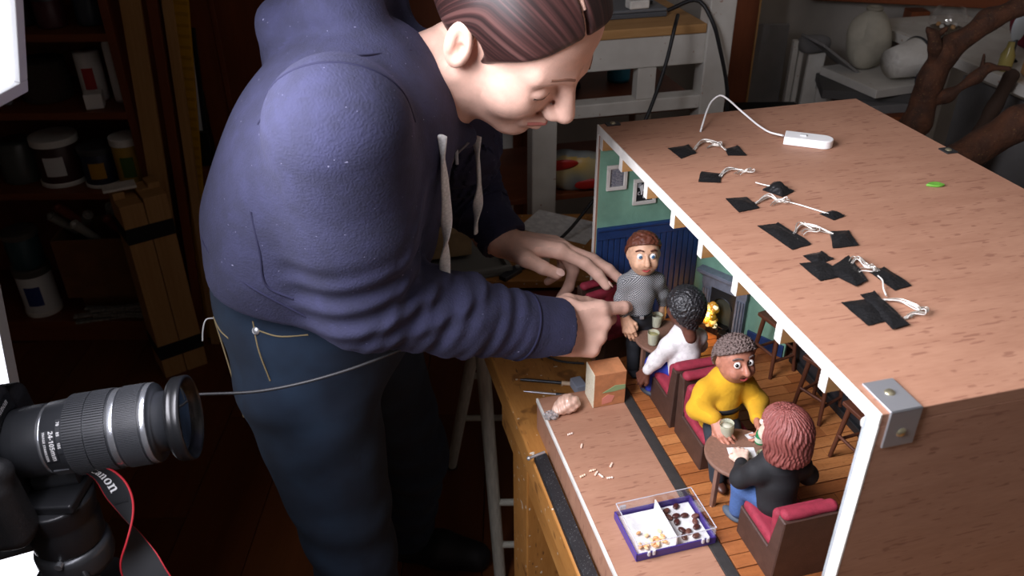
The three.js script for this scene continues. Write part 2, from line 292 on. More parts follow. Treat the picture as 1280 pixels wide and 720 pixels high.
  // corner brackets
  const bracket = (u0, u1, x0, x1, over) => {
    const b = part(set, 'corner_bracket', over ? [span(x0, x1, H, H + 0.0022, L - 0.036, L + 0.0022, 0.0008), span(x0, x1, H - 0.034, H + 0.0022, L, L + 0.0022, 0.0008)] : [span(x0, x1, H, H + 0.002, u0, u1, 0.0006)], over ? STEEL : DARKSTEEL, 'metal corner bracket');
    const sm = mat(0xd6cfae, 0.3, { metalness: 0.9 }), sg = () => lathe([[0, 0.0016], [0.003, 0.0014], [0.0042, 0]]);
    if (over) { part(b, 'screw', put(sg(), (x0 + x1) / 2, H + 0.0022, L - 0.02), sm); part(b, 'screw', put(sg(), (x0 + x1) / 2, H - 0.02, L + 0.0022, Math.PI / 2), sm); } else part(b, 'screw', put(sg(), (x0 + x1) / 2, H + 0.002, (u0 + u1) / 2), sm);
  };
  bracket(0, 0, 0.006, 0.034, true); bracket(0.0, 0.012, 0.009, 0.029); bracket(0.204, 0.222, D - 0.016, D);
}
// framed pictures on the green wall
function frame(x0, x1, y0, y1, label, art) {
  const w = x1 - x0, h = y1 - y0, o = thing('picture_frame', label, 'picture', B((x0 + x1) / 2, y0, T + 0.0014), TH);
  const e = 0.0055;
  part(o, 'frame', [span(-w / 2, w / 2, h - e, h, 0, 0.004), span(-w / 2, w / 2, 0, e, 0, 0.004), span(-w / 2, -w / 2 + e, e, h - e, 0, 0.004), span(w / 2 - e, w / 2, e, h - e, 0, 0.004)], WHITEPAINT);
  const g = new THREE.PlaneGeometry(w - 2 * e, h - 2 * e); put(g, 0, h / 2, 0.0016);
  part(o, 'backing', [put(box(w - 2 * e, h - 2 * e, 0.001, 0), 0, h / 2, 0.0006)], PAPER);
  part(o, 'printed_sheet', g, new THREE.MeshStandardMaterial({ map: art, roughness: 0.6 }));
}
frame(0.011, 0.0425, 0.240, 0.279, 'white framed small print of dense text on the green miniature wall', textTex(256, 320, (g, w, h) => {
  g.fillStyle = '#6d6f78'; g.fillRect(0, 0, w, h);
  for (let i = 0; i < 15; i++) { let x = 16 + 6 * rnd(); while (x < w - 24) { const l = rr(10, 34); g.fillStyle = rnd() < 0.7 ? '#b9b9bd' : '#8b8da0'; g.fillRect(x, 16 + i * 20, Math.min(l, w - 20 - x), 9); x += l + 6; } }
}));
frame(0.053, 0.09, 0.212, 0.253, 'white framed black poster with pale figure and lettering on the green miniature wall', textTex(256, 256, (g, w, h) => {
  g.fillStyle = '#1d1f22'; g.fillRect(0, 0, w, h); g.fillStyle = '#9fa2a6'; g.fillRect(10, 12, 60, 60);
  g.fillStyle = '#dfe2e4'; g.beginPath(); g.moveTo(40, 60); g.lineTo(96, 30); g.lineTo(110, 120); g.lineTo(70, 140); g.fill();
  g.fillStyle = '#f2f2f2'; g.font = 'bold 62px serif'; g.fillText('C', 18, 172); g.fillRect(70, 128, 26, 44); g.font = 'bold 50px serif'; g.fillText('n', 200, 168);
  g.fillStyle = '#d8d8d8'; g.fillRect(104, 186, 34, 34);
}));

// ---------------------------------------------------------------- miniature furniture
{ // fireplace on the slanted wall
  const s = 0.0625, o = thing('miniature_fireplace', 'miniature grey-blue fireplace with iron arch on slanted green wall', 'fireplace', B(0.168 + s * 0.5 - 0.0005, 0.0003, T + s * 0.866), TH + Math.PI / 6);
  const SL = mottle(0x747d8c, 0x626a78, { size: 0.03, rough: 0.6, s: 91 }), IR = mat(0x2b2c2d, 0.5, { metalness: 0.3 });
  part(o, 'mantel_shelf', [span(-0.017, 0, 0.094, 0.1, -0.0475, 0.0475, 0.001), span(-0.013, 0, 0.090, 0.094, -0.044, 0.044, 0.001)], SL);
  part(o, 'frieze', span(-0.009, 0, 0.073, 0.0905, -0.040, 0.040, 0.0006), SL);
  for (const k of [-1, 1]) { const p = part(o, 'pilaster', span(-0.0085, 0, 0, 0.073, k * 0.0305 - 0.0085, k * 0.0305 + 0.0085, 0.0006), SL); for (let i = -1; i <= 1; i++) part(p, 'flute_rib', span(-0.0105, -0.008, 0.006, 0.068, k * 0.0305 + i * 0.005 - 0.0014, k * 0.0305 + i * 0.005 + 0.0014, 0.0006), SL); }
  const sh = new THREE.Shape(); sh.moveTo(-0.022, 0); sh.lineTo(0.022, 0); sh.lineTo(0.022, 0.073); sh.lineTo(-0.022, 0.073); sh.closePath();
  const ho = new THREE.Path(); ho.moveTo(-0.0155, 0.002); ho.lineTo(-0.0155, 0.043); ho.absarc(0, 0.043, 0.0155, Math.PI, 0, true); ho.lineTo(0.0155, 0.002); ho.closePath(); sh.holes.push(ho);
  const ig = uvs(new THREE.ExtrudeGeometry(sh, { depth: 0.003, bevelEnabled: false, curveSegments: 20 })); ig.rotateY(-Math.PI / 2); put(ig, -0.0035, 0, 0);
  const ins = part(o, 'iron_arch', ig, IR);
  part(ins, 'arch_beading', (() => { const p = []; for (let i = 0; i <= 16; i++) { const a = Math.PI * i / 16; p.push([-0.007, 0.043 + Math.sin(a) * 0.0165, Math.cos(a) * 0.0165]); } return tube(p, 0.0009, 40, 6); })(), DARKSTEEL);
  part(o, 'firebox_back', span(-0.0012, 0, 0.0, 0.06, -0.017, 0.017, 0), mat(0x3c3d30, 0.8));
  part(o, 'grate', [span(-0.022, -0.002, 0, 0.012, -0.016, 0.017, 0.001), ...[-2, -1, 0, 1, 2].map((i) => bar([-0.0225, 0.002, i * 0.007], [-0.0225, 0.018, i * 0.007], 0.0009)), bar([-0.0225, 0.018, -0.016], [-0.0225, 0.018, 0.016], 0.0011)], mat(0x161616, 0.35));
  part(o, 'coal_scuttle', put(box(0.013, 0.014, 0.012, 0.002), -0.027, 0.008, 0.018), mat(0x101011, 0.3));
}
{
  const em = [0xffd878, 0xffb640, 0xfff0b8, 0xd8a028].map((c, i) => new THREE.MeshPhysicalMaterial({ color: [0xf0d890, 0xd89838, 0xf4ecd0, 0xa88420][i], roughness: 0.15, emissive: c, emissiveIntensity: [0.45, 0.22, 0.8, 0.05][i], clearcoat: 1 }));
  const o = thing('ember_pile', 'glowing amber resin fire heaped in the miniature grate', 'fire', B(0.168 + 0.053 * 0.5 - 0.018, 0.0125, T + 0.053 * 0.866 + 0.0105), TH + Math.PI / 6);
  const gs = [0, 1, 2].map((k) => new THREE.IcosahedronGeometry(0.0042 + k * 0.0008, 1));
  for (let i = 0; i < 46; i++) { const t = i / 46, m = part(o, 'ember', gs[i % 3], em[[0, 2, 1, 3, 0, 3][i % 6]]); m.position.set(rr(-0.006, 0.005), 0.003 + t * 0.036, rr(-0.013, 0.009) * (1 - t * 0.45) - 0.001 + t * 0.003); m.rotation.set(rnd() * 6, rnd() * 6, 0); m.scale.setScalar(rr(0.7, 1.15)); }
  const l = new THREE.PointLight(0xffb050, 0.004, 0.6); l.position.set(-0.012, 0.022, 0); l.shadow.radius = 0.3; l.name = 'ember_light'; o.add(l);
}
const WINE = mottle(0x96283c, 0x851f33, { size: 0.03, rough: 0.75, s: 95, bump: 0.0003, extra: { sheen: 0.3 } });
const CHOC = mottle(0x4a342c, 0x41302a, { size: 0.04, rough: 0.5, s: 96 });
const TABLEBROWN = mottle(0x8a6655, 0x7e5c4c, { size: 0.05, rough: 0.45, s: 97 });
const DARKOAK = woodMat(0x6b3e2a, 0x4c2a1c, { n: 256, lu: 0.06, lv: 0.03, rings: 4, rough: 0.5, s: 98 });
function pubChair(name, label, x, z, turn) {
  const o = thing(name, label, 'chair', B(x, 0, z), TH + turn, 'miniature red upholstered pub chairs');
  const g = extrude([[-0.042, 0], [0.034, 0], [0.034, 0.038], [-0.026, 0.038], [-0.034, 0.092], [-0.045, 0.092]], 0.064, 0.0012); // profile in (z,y)
  g.rotateY(-Math.PI / 2); put(g, 0.032, 0, 0);
  part(o, 'carcass', g, CHOC, 'dark brown wooden carcass');
  const padF = (cx, cy, cz, w, h, d, r, tilt, tufts) => { const s = Math.sin(tilt), c = Math.cos(tilt); return (px, py, pz) => { const X = px - cx, Y0 = py - cy, Z0 = pz - cz, Y = Y0 * c + Z0 * s, Z = -Y0 * s + Z0 * c; const qx = Math.max(Math.abs(X) - w / 2 + r, 0), qy = Math.max(Math.abs(Y) - h / 2 + r, 0), qz = Math.max(Math.abs(Z) - d / 2 + r, 0); let e = Math.hypot(qx, qy, qz) - r + Math.min(0, Math.max(Math.abs(X) - w / 2 + r, Math.abs(Y) - h / 2 + r, Math.abs(Z) - d / 2 + r)); for (const [tx, ty] of tufts) e += 0.0022 * Math.exp(-((X - tx) ** 2 + (Y - ty) ** 2) / 0.00002); return e; }; };
  const seat = padF(0, 0.043, 0.004, 0.063, 0.014, 0.064, 0.0065, 0, []);
  part(o, 'seat_cushion', sdf(seat, [-0.036, 0.03, -0.034], [0.036, 0.056, 0.042], 0.0017), WINE);
  const bk = padF(0, 0.065, -0.0255, 0.063, 0.05, 0.013, 0.006, 0.13, [[-0.018, 0.008], [0, 0.008], [0.018, 0.008], [-0.009, -0.008], [0.009, -0.008]]);
  part(o, 'back_cushion', sdf(bk, [-0.036, 0.034, -0.045], [0.036, 0.1, -0.008], 0.0015), WINE);
  const roll = (px, py, pz) => Math.hypot(Math.max(Math.abs(px) - 0.026, 0), (py - 0.0955) * 1.15, (pz + 0.036) * 0.85) - 0.0066 - 0.0004 * Math.sin(px * 130);
  part(o, 'top_roll', sdf(roll, [-0.036, 0.085, -0.048], [0.036, 0.106, -0.024], 0.0014), WINE);
  return o;
}
pubChair('miniature_chair', 'miniature red padded chair under the white-shirted clay figure', 0.057, 0.221, Math.PI);
pubChair('miniature_chair', 'miniature red padded chair under the yellow-sweater clay figure', 0.061, 0.314, 0);
pubChair('miniature_chair', 'miniature red padded chair under the red-haired clay figure', 0.060, 0.486, Math.PI);
pubChair('miniature_chair', 'miniature red padded chair behind the standing clay figure', 0.012, 0.062, 0.25);

function roundTable(x, z, label, turn) {
  const o = thing('miniature_table', label, 'table', B(x, 0, z), TH + turn, 'miniature round pub tables');
  part(o, 'table_top', lathe([[0, 0.066], [0.041, 0.066], [0.0432, 0.0672], [0.0436, 0.069], [0.0432, 0.0708], [0.0415, 0.072], [0, 0.072]], 48), TABLEBROWN);
  part(o, 'apron', lathe([[0.031, 0.060], [0.034, 0.060], [0.034, 0.066]], 32), TABLEBROWN);
  for (let i = 0; i < 4; i++) { const a = i * Math.PI / 2; const l = part(o, 'leg', put(box(0.0058, 0.067, 0.0058, 0.0008, 1), -Math.cos(a) * 0.033, 0.0335, Math.sin(a) * 0.033, 0, a), TABLEBROWN); part(l, 'foot_pad', put(cyl(0.003, 0.003, 0.0012, 10), -Math.cos(a) * 0.033, 0.0006, Math.sin(a) * 0.033), WHITEPAINT); }
  return o;
}
roundTable(0.058, 0.156, 'miniature round brown table between standing and white-shirted figures', 0.1);
roundTable(0.0495, 0.402, 'miniature round brown table with a white card, between seated figures', 0.2);

function barStool(x, z, turn, label) {
  const o = thing('miniature_stool', label, 'stool', B(x, 0, z), TH + turn, 'miniature wooden bar stools');
  const e = 0.0205;
  part(o, 'seat', put(box(0.046, 0.006, 0.046, 0.0015, 0), 0, 0.087, 0), DARKOAK);
  for (const [a, b] of [[-1, -1], [1, -1], [1, 1], [-1, 1]]) part(o, 'leg', bar([a * 0.022, 0, b * 0.022], [a * 0.0155, 0.084, b * 0.0155], 0.0027, 0.0034, 10), DARKOAK);
  for (const [a, b, c, d, y] of [[-1, -1, 1, -1, 0.028], [-1, 1, 1, 1, 0.028], [-1, -1, -1, 1, 0.037], [1, -1, 1, 1, 0.037]]) part(o, 'stretcher', bar([a * e * 0.97, y, b * e * 0.97], [c * e * 0.97, y, d * e * 0.97], 0.0022, 0.0022, 8), DARKOAK);
  return o;
}
barStool(0.226, 0.176, 0.2, 'miniature dark wooden bar stool beside the fireplace wall');
barStool(0.234, 0.283, 0.35, 'miniature dark wooden bar stool midway along the charcoal bar front');
barStool(0.226, 0.388, 0.1, 'miniature dark wooden bar stool beside the box side panel');

const CLOUDY = mat(0xeef0d8, 0.25, { transmission: 0.55, thickness: 0.002, ior: 1.4, attenuationColor: new THREE.Color(0xf0f0c8), attenuationDistance: 0.02 });
const ALE = mat(0xe3dc9a, 0.3, { transmission: 0.3, thickness: 0.004 });
const PALEALE = mat(0xe8e6cf, 0.3, { transmission: 0.3, thickness: 0.004 });
function tumbler(x, h, z, label, ale, s = 1, tilt = 0) {
  const o = thing('miniature_glass', label, 'glass', B(x, h, z), TH, 'miniature drinking glasses');
  part(o, 'glass_wall', put(lathe([[0, 0.0008], [0.0062, 0.0008], [0.0066, 0.002], [0.0084, 0.02], [0.0078, 0.02], [0.0061, 0.0025], [0, 0.0025]].map(([a, b]) => [a * s, b * s]), 24), 0, 0, 0, 0, 0, tilt), CLOUDY);
  part(o, 'drink', put(lathe([[0, 0.0027], [0.006, 0.0027], [0.0073, 0.0155], [0, 0.0155]].map(([a, b]) => [a * s, b * s]), 20), 0, 0, 0, 0, 0, tilt), ale);
}
tumbler(0.055, 0.0721, 0.130, 'tiny cloudy glass of pale drink before the standing figure', PALEALE);
tumbler(0.033, 0.0721, 0.170, 'tiny cloudy glass of yellow drink beside the white-shirted figure', ALE);
tumbler(0.0445, 0.0735, 0.3735, 'tiny clear glass held by the yellow-sweater figure', PALEALE, 1.05, 0.15);
tumbler(0.060, 0.0721, 0.428, 'tiny glass of yellow drink before the red-haired figure', ALE, 0.9);
function bottle(x, z, label) {
  const o = thing('miniature_bottle', label, 'bottle', B(x, 0.0721, z), TH, 'miniature green bottles');
  part(o, 'bottle_body', lathe([[0, 0], [0.0058, 0], [0.0062, 0.001], [0.0062, 0.012], [0.0055, 0.016], [0.0028, 0.021], [0.0024, 0.0275], [0.003, 0.028], [0.003, 0.0295], [0, 0.0298]], 20), mat(0x1f7a4a, 0.2, { clearcoat: 0.6 }));
  part(o, 'paper_label', lathe([[0.0064, 0.003], [0.0065, 0.0095]], 20), mat(0xb9c4ae, 0.6));
}
bottle(0.081, 0.149, 'tiny green bottle on table by the white-shirted figure');
bottle(0.0775, 0.392, 'tiny green bottle on table with the white card');
single('menu_card', 'small white printed card lying on the miniature round table', 'card', put(box(0.032, 0.0006, 0.018, 0.0001), 0, 0.0004, 0), PAPER, B(0.0485, 0.0721, 0.4035), TH - 0.25);
single('cork_coaster', 'tiny white coaster beside the green bottle on the table', 'coaster', put(box(0.012, 0.0005, 0.009, 0.0001), 0, 0.0003, 0), PAPER, B(0.073, 0.0721, 0.379), TH + 0.2);

// ---------------------------------------------------------------- clay figures
const nrm = (a) => { const l = Math.hypot(...a); return a.map((x) => x / l); };
const crs = (a, b) => [a[1] * b[2] - a[2] * b[1], a[2] * b[0] - a[0] * b[2], a[0] * b[1] - a[1] * b[0]];
const addv = (a, b, k = 1) => a.map((x, i) => x + b[i] * k);
// hand bones: w = wrist, d = towards fingers, n = out of the back, s = towards the thumb; sz = scale (1 = adult)
function handBones(w, d, n, s, sz, fingers, thumb, spread = 1) {
  const bones = [], F = [];
  const P = (a, b, c) => w.map((x, i) => x + (d[i] * a + s[i] * b + n[i] * c) * sz);
  const K = [[0.028, 0.0892], [0.009, 0.094], [-0.010, 0.0875], [-0.0275, 0.078]];
  K.forEach(([b, a], i) => { bones.push([...P(-0.01, b * 0.55, 0), ...P(a * 0.98, b * spread, 0.002), 0.0165 * sz, 0.0128 * sz]); });
  bones.push([...P(0.012, 0.018, -0.006), ...P(0.045, 0.03, -0.008), 0.017 * sz, 0.014 * sz]);
  bones.push([...P(0.015, -0.018, -0.006), ...P(0.05, -0.022, -0.006), 0.017 * sz, 0.014 * sz]);
  const LEN = [[0.042, 0.026, 0.021], [0.046, 0.029, 0.022], [0.042, 0.027, 0.022], [0.033, 0.021, 0.019]], RAD = [0.0092, 0.0095, 0.009, 0.008];
  fingers.forEach((f, i) => {
    let a = 0; const [b0, a0] = [K[i][0] * spread, K[i][1]]; let p = P(a0, b0, 0.001); const side = f[3] || 0; const pts = [p];
    for (let k = 0; k < 3; k++) { a += f[k]; const ca = Math.cos(a), sa = Math.sin(a); const dir = d.map((x, j) => (x * Math.cos(side) + s[j] * Math.sin(side)) * ca - n[j] * sa); p = addv(p, dir, LEN[i][k] * sz); pts.push(p); }
    const r = RAD[i] * sz; F.push(chain(pts, [r * 1.14, r, r * 0.93, r * 0.78]));
  });
  { const q = thumb.map((t) => P(...t)); F.push(chain([P(0.02, 0.026, -0.008), ...q], [0.0155 * sz, 0.0128 * sz, 0.0102 * sz, 0.0088 * sz])); }
  return { palm: bones, fingers: F, P };
}
function handFn(hb, sz, extra = []) {
  const palm = bonesFn([...hb.palm, ...extra], 0.0095 * sz), fs = hb.fingers.map((f) => bonesFn(f, 0.004 * sz));
  return (x, y, z) => { let fd = 1e9; for (const f of fs) { fd = smin(fd, f(x, y, z), 0.0016 * sz); } return smin(palm(x, y, z), fd, 0.007 * sz); };
}
const bbox = (bones, pad) => { const lo = [9, 9, 9], hi = [-9, -9, -9]; for (const b of bones) for (const o of [0, 3]) for (let k = 0; k < 3; k++) { const r = Math.max(b[6], b[7]) + pad; lo[k] = Math.min(lo[k], b[o + k] - r); hi[k] = Math.max(hi[k], b[o + k] + r); } return [lo, hi]; };
const garment = (bones, k, c, f = null) => { const base = bonesFn(bones, k), fn = f ? (x, y, z) => f(x, y, z, base(x, y, z)) : base; const [lo, hi] = bbox(bones, k * 0.3 + 0.004); return sdf(fn, lo, hi, c); };

function puppet(sp) {
  const base = sp.base, o = thing('clay_figure', sp.label, 'puppet', B(base[0], sp.lift || 0.0003, base[1]), TH);
  const rel = (p) => [p[0] - base[0], p[1], p[2] - base[1]];
  const rb = (b) => [...rel(b.slice(0, 3)), ...rel(b.slice(3, 6)), ...b.slice(6)];
  // head, built in its own frame: +Z face, +Y up, +X to the figure's left
  const hd = sp.head, fz = nrm(hd.dir), xx = nrm(crs(hd.up || [0, 1, 0], fz)), yy = crs(fz, xx), c = rel(hd.c);
  const HM = new THREE.Matrix4().makeBasis(V(...xx), V(...yy), V(...fz)).setPosition(V(...c));
  const [wx, wy, wz] = hd.size || [0.0225, 0.027, 0.0235];
  const headFn = (x, y, z) => {
    let d = ell(x, y, z, 0, 0.004, -0.001, wx, wy * 0.88, wz);
    d = smin(d, ell(x, y, z, 0, -0.012, 0.004, wx * 0.78, wy * 0.6, wz * 0.78), 0.012);
    d = smin(d, cone(x, y, z, [0, 0.004, wz * 0.95, 0, -0.0055, wz * 1.22, 0.0022, 0.0042]), 0.004);
    d = smin(d, ell(Math.abs(x), y, z, wx * 0.95, -0.001, -0.002, 0.0038, 0.0062, 0.0045), 0.003);
    d = smin(d, ell(Math.abs(x), y, z, 0.009, -0.009, wz * 0.72, 0.0075, 0.0065, 0.006), 0.006);
    d = smin(d, cone(x, y, z, [0, -0.02, -0.006, 0, -0.04, -0.009, 0.0095, 0.0095]), 0.006);
    d = smax(d, -ell(Math.abs(x), y, z, 0.0088, 0.0035, wz * 1.02, 0.0056, 0.005, 0.005), 0.003);
    d = smax(d, -cone(Math.abs(x), y, z, [0, -0.0165, wz * 0.95, 0.006, -0.0145, wz * 0.86, 0.0012, 0.001]), 0.002);
    return d;
  };
  const hg = sdf(headFn, [-0.034, -0.055, -0.034], [0.034, 0.034, 0.04], 0.0012); hg.applyMatrix4(HM);
  const hm = part(o, 'head', hg, hd.skin);
  const sub = (n, g, m) => part(hm, n, g.applyMatrix4(HM), m);
  for (const k of [-1, 1]) {
    sub('eye', put(ball(0.0046, 14), k * 0.0086, 0.0035, wz * 0.79, 0, 0, 0), mat(0xf4f1ea, 0.25));
    sub('pupil', put(ball(0.0026, 12), k * 0.0086 + (hd.look || 0), 0.0031 + (hd.lookY || 0), wz * 0.79 + 0.0028 - Math.abs(hd.look || 0) * 0.5, 0, 0, 0), mat(hd.iris || 0x2a1c16, 0.2));
    sub('brow', tube([[k * 0.0048, 0.0122, wz * 0.95], [k * 0.0098, 0.0134, wz * 0.88], [k * 0.0148, 0.0106, wz * 0.74]], 0.0011, 12, 6), hd.hairMat);
  }
  sub('mouth', tube([[-0.0072, -0.0122, wz * 0.85], [-0.0036, -0.0160, wz * 0.95], [0, -0.0172, wz * 0.985], [0.0036, -0.0160, wz * 0.95], [0.0072, -0.0122, wz * 0.85]], 0.0014, 16, 6), mat(0xb04a48, 0.5));
  const hair = sdf((x, y, z) => hd.hair(x, y, z, headFn(x, y, z), wx, wy, wz), [-0.038, -0.04, -0.04], [0.038, 0.042, 0.036], 0.0011); hair.applyMatrix4(HM);
  part(o, 'hair', hair, hd.hairMat);
  for (const [n, bones, k, m, f, lab] of sp.clothes) part(o, n, garment(bones.map(rb), k, 0.0016, f), m, lab);
  for (const h of sp.hands) {
    const n = nrm(h.n), d0 = nrm(h.d), s = h.flip ? crs(d0, n) : crs(n, d0); const hb = handBones(rel(h.w), d0, n, s, 0.22, h.f, h.t || [[0.05, 0.05, -0.012], [0.075, 0.052, -0.02], [0.092, 0.045, -0.026]], 1.15);
    const all = [...hb.palm, ...hb.fingers.flat()], arm = [[...rel(h.from), ...rel(h.w), 0.0045, 0.0038]], [lo, hi] = bbox([...all, ...arm], 0.002);
    part(o, 'hand', sdf(handFn(hb, 0.22, arm), lo, hi, 0.0008), hd.skin);
  }
  for (const [n, g, m] of sp.extras || []) part(o, n, (Array.isArray(g) ? merge(g) : g).translate(-base[0], 0, -base[1]), m);
  return o;
}
const clay = (a, b, s) => mottle(a, b, { size: 0.02, rough: 0.5, s, bump: 0.00012, bf: 30 });
const curl = [0.5, 0.5, 0.3], grip = [0.7, 0.9, 0.6];
const shortHair = (thick, front, amp, fq, nape = -0.3) => (x, y, z, d, wx, wy, wz) => {
  const bump = amp * 0.7 * (Math.sin(x * fq + 2.1 * Math.sin(y * fq * 0.63 + 1)) * Math.sin(y * fq * 1.1 + 1.9 * Math.sin(z * fq * 0.71)) + Math.sin(z * fq * 0.93 + 2.3 * Math.sin(x * fq * 0.57)) * Math.sin(y * fq * 0.8 + x * fq * 0.5));
  const shell = smax(d - thick - bump, -(d + 0.002), 0.001);
  const line = -(y - front) + Math.max(0, z) * 0.55 + Math.min(0, z + 0.004) * 1.9;
  return smax(shell, smax(line, Math.abs(x) - 0.03, 0.002), 0.002);
};
const dots = tex(128, 128, (u, v) => { const a = ((u * 8 + v * 8) % 1) - 0.5, b = ((u * 8 - v * 8 + 8) % 1) - 0.5; const k = sstep(0.34, 0.26, Math.hypot(a, b)); return lerp3([74, 76, 80], [206, 208, 206], k); }, 1 / 0.024, 1 / 0.024);
const shoe = (x, z, dx, dz, m) => { const g = soup(new THREE.SphereGeometry(1, 16, 10)); put(g, x, 0.0055, z, 0, Math.atan2(dx, dz), 0, [0.0075, 0.0055, 0.0155]); return ['shoe', g, m]; };
// standing figure
{
  const sk = clay(0xe9b794, 0xdda583, 101), hm = mottle(0x6e3d2c, 0x5a2e20, { size: 0.02, rough: 0.45, s: 102 });
  const shirt = new THREE.MeshPhysicalMaterial({ map: dots, roughness: 0.85 }), trou = mat(0x23262c, 0.8);
  puppet({
    base: [0.03, 0.125], label: 'standing clay figure in grey dotted shirt with brown hair',
    head: { c: [0.034, 0.185, 0.113], dir: [-0.2, 0.14, 1], skin: sk, hairMat: hm, iris: 0x3f6486, lookY: 0.0006, size: [0.0215, 0.029, 0.0225], hair: shortHair(0.0042, 0.0105, 0.0007, 520) },
    clothes: [
      ['shirt', [...chain([[0.03, 0.098, 0.12], [0.032, 0.125, 0.117], [0.033, 0.146, 0.114], [0.034, 0.155, 0.113]], [0.0185, 0.02, 0.018, 0.009]), ...chain([[0.033, 0.148, 0.114], [0.055, 0.142, 0.118]], [0.014, 0.0105]), ...chain([[0.055, 0.142, 0.118], [0.066, 0.118, 0.116], [0.070, 0.1, 0.113]], [0.0105, 0.009, 0.0075]), ...chain([[0.033, 0.148, 0.114], [0.011, 0.142, 0.112]], [0.014, 0.0105]), ...chain([[0.011, 0.142, 0.112], [0.0045, 0.117, 0.114], [0.005, 0.101, 0.129]], [0.0105, 0.0088, 0.0075])], 0.008, shirt],
      ['trousers', [...chain([[0.03, 0.099, 0.12], [0.03, 0.088, 0.121]], [0.0182, 0.0175]), ...chain([[0.024, 0.088, 0.121], [0.022, 0.05, 0.13], [0.021, 0.012, 0.137]], [0.0125, 0.0105, 0.009]), ...chain([[0.038, 0.088, 0.122], [0.043, 0.05, 0.127], [0.045, 0.012, 0.131]], [0.0125, 0.0105, 0.009])], 0.005, trou],
    ],
    hands: [{ w: [0.005, 0.096, 0.134], from: [0.005, 0.1, 0.13], d: [0.15, -0.75, 0.45], n: [-0.4, 0.3, 0.85], f: [curl, [0.4, 0.4, 0.3], [0.3, 0.5, 0.3], curl] }, { w: [0.071, 0.095, 0.113], from: [0.070, 0.1, 0.113], d: [0.1, -1, 0.05], n: [0.8, 0.1, 0.6], f: [curl, curl, curl, curl], flip: true }],
    extras: [['belt', put(soup(new THREE.TorusGeometry(0.0182, 0.0022, 8, 30)), 0.03, 0.098, 0.12, Math.PI / 2), mat(0x121214, 0.4)], ['belt_buckle', put(box(0.006, 0.005, 0.002, 0.0006), 0.027, 0.098, 0.1402, 0, -0.2), STEEL], shoe(0.02, 0.14, -0.1, 1, trou), shoe(0.046, 0.134, 0.1, 1, trou)],
  });
}
// white-shirted figure, back to us
{
  const sk = clay(0x6e4334, 0x5f382b, 111), hm = mottle(0x2b2b2d, 0x1d1d1f, { size: 0.02, rough: 0.35, s: 112 }), shirt = mottle(0xf0eeec, 0xe3e0dd, { size: 0.02, rough: 0.8, s: 113 }), trou = mottle(0x2a3fb0, 0x2234a0, { size: 0.02, rough: 0.8, s: 114 }), sh = mat(0x3c4048, 0.6);
  puppet({
    base: [0.057, 0.21], label: 'clay figure in white shirt and blue trousers seated facing the standing figure',
    head: { c: [0.057, 0.152, 0.209], dir: [-0.15, -0.15, -1], skin: sk, hairMat: hm, hair: shortHair(0.0042, 0.006, 0.0008, 900) },
    clothes: [
      ['shirt', [...chain([[0.058, 0.058, 0.216], [0.059, 0.085, 0.216], [0.058, 0.107, 0.213], [0.057, 0.121, 0.21]], [0.0205, 0.0200, 0.0175, 0.0115]), ...chain([[0.055, 0.108, 0.21], [0.036, 0.098, 0.214], [0.023, 0.071, 0.206], [0.014, 0.055, 0.203]], [0.014, 0.0115, 0.0095, 0.0075]), ...chain([[0.059, 0.108, 0.21], [0.081, 0.1, 0.207], [0.092, 0.077, 0.195], [0.084, 0.08, 0.175]], [0.014, 0.0115, 0.0095, 0.0075])], 0.008, shirt],
      ['trousers', [...chain([[0.057, 0.056, 0.212], [0.057, 0.058, 0.206]], [0.0195, 0.018]), ...chain([[0.047, 0.056, 0.205], [0.028, 0.053, 0.19], [0.027, 0.014, 0.189]], [0.0135, 0.0115, 0.009]), ...chain([[0.067, 0.056, 0.205], [0.071, 0.055, 0.176], [0.072, 0.014, 0.18]], [0.0135, 0.0115, 0.009])], 0.005, trou],
    ],
    hands: [{ w: [0.0125, 0.050, 0.201], from: [0.014, 0.055, 0.202], d: [-0.25, -0.75, -0.35], n: [-0.8, 0.3, 0.3], f: [curl, curl, curl, curl] }, { w: [0.082, 0.079, 0.17], from: [0.084, 0.08, 0.175], d: [-0.3, -0.1, -1], n: [0, 1, 0], f: [curl, curl, curl, curl], flip: true }],
    extras: [['collar', put(soup(new THREE.TorusGeometry(0.0105, 0.0026, 8, 24)), 0.057, 0.1225, 0.21, Math.PI / 2 + 0.1), shirt], shoe(0.024, 0.187, -0.35, -1, sh), shoe(0.072, 0.172, 0, -1, sh)],
  });
}
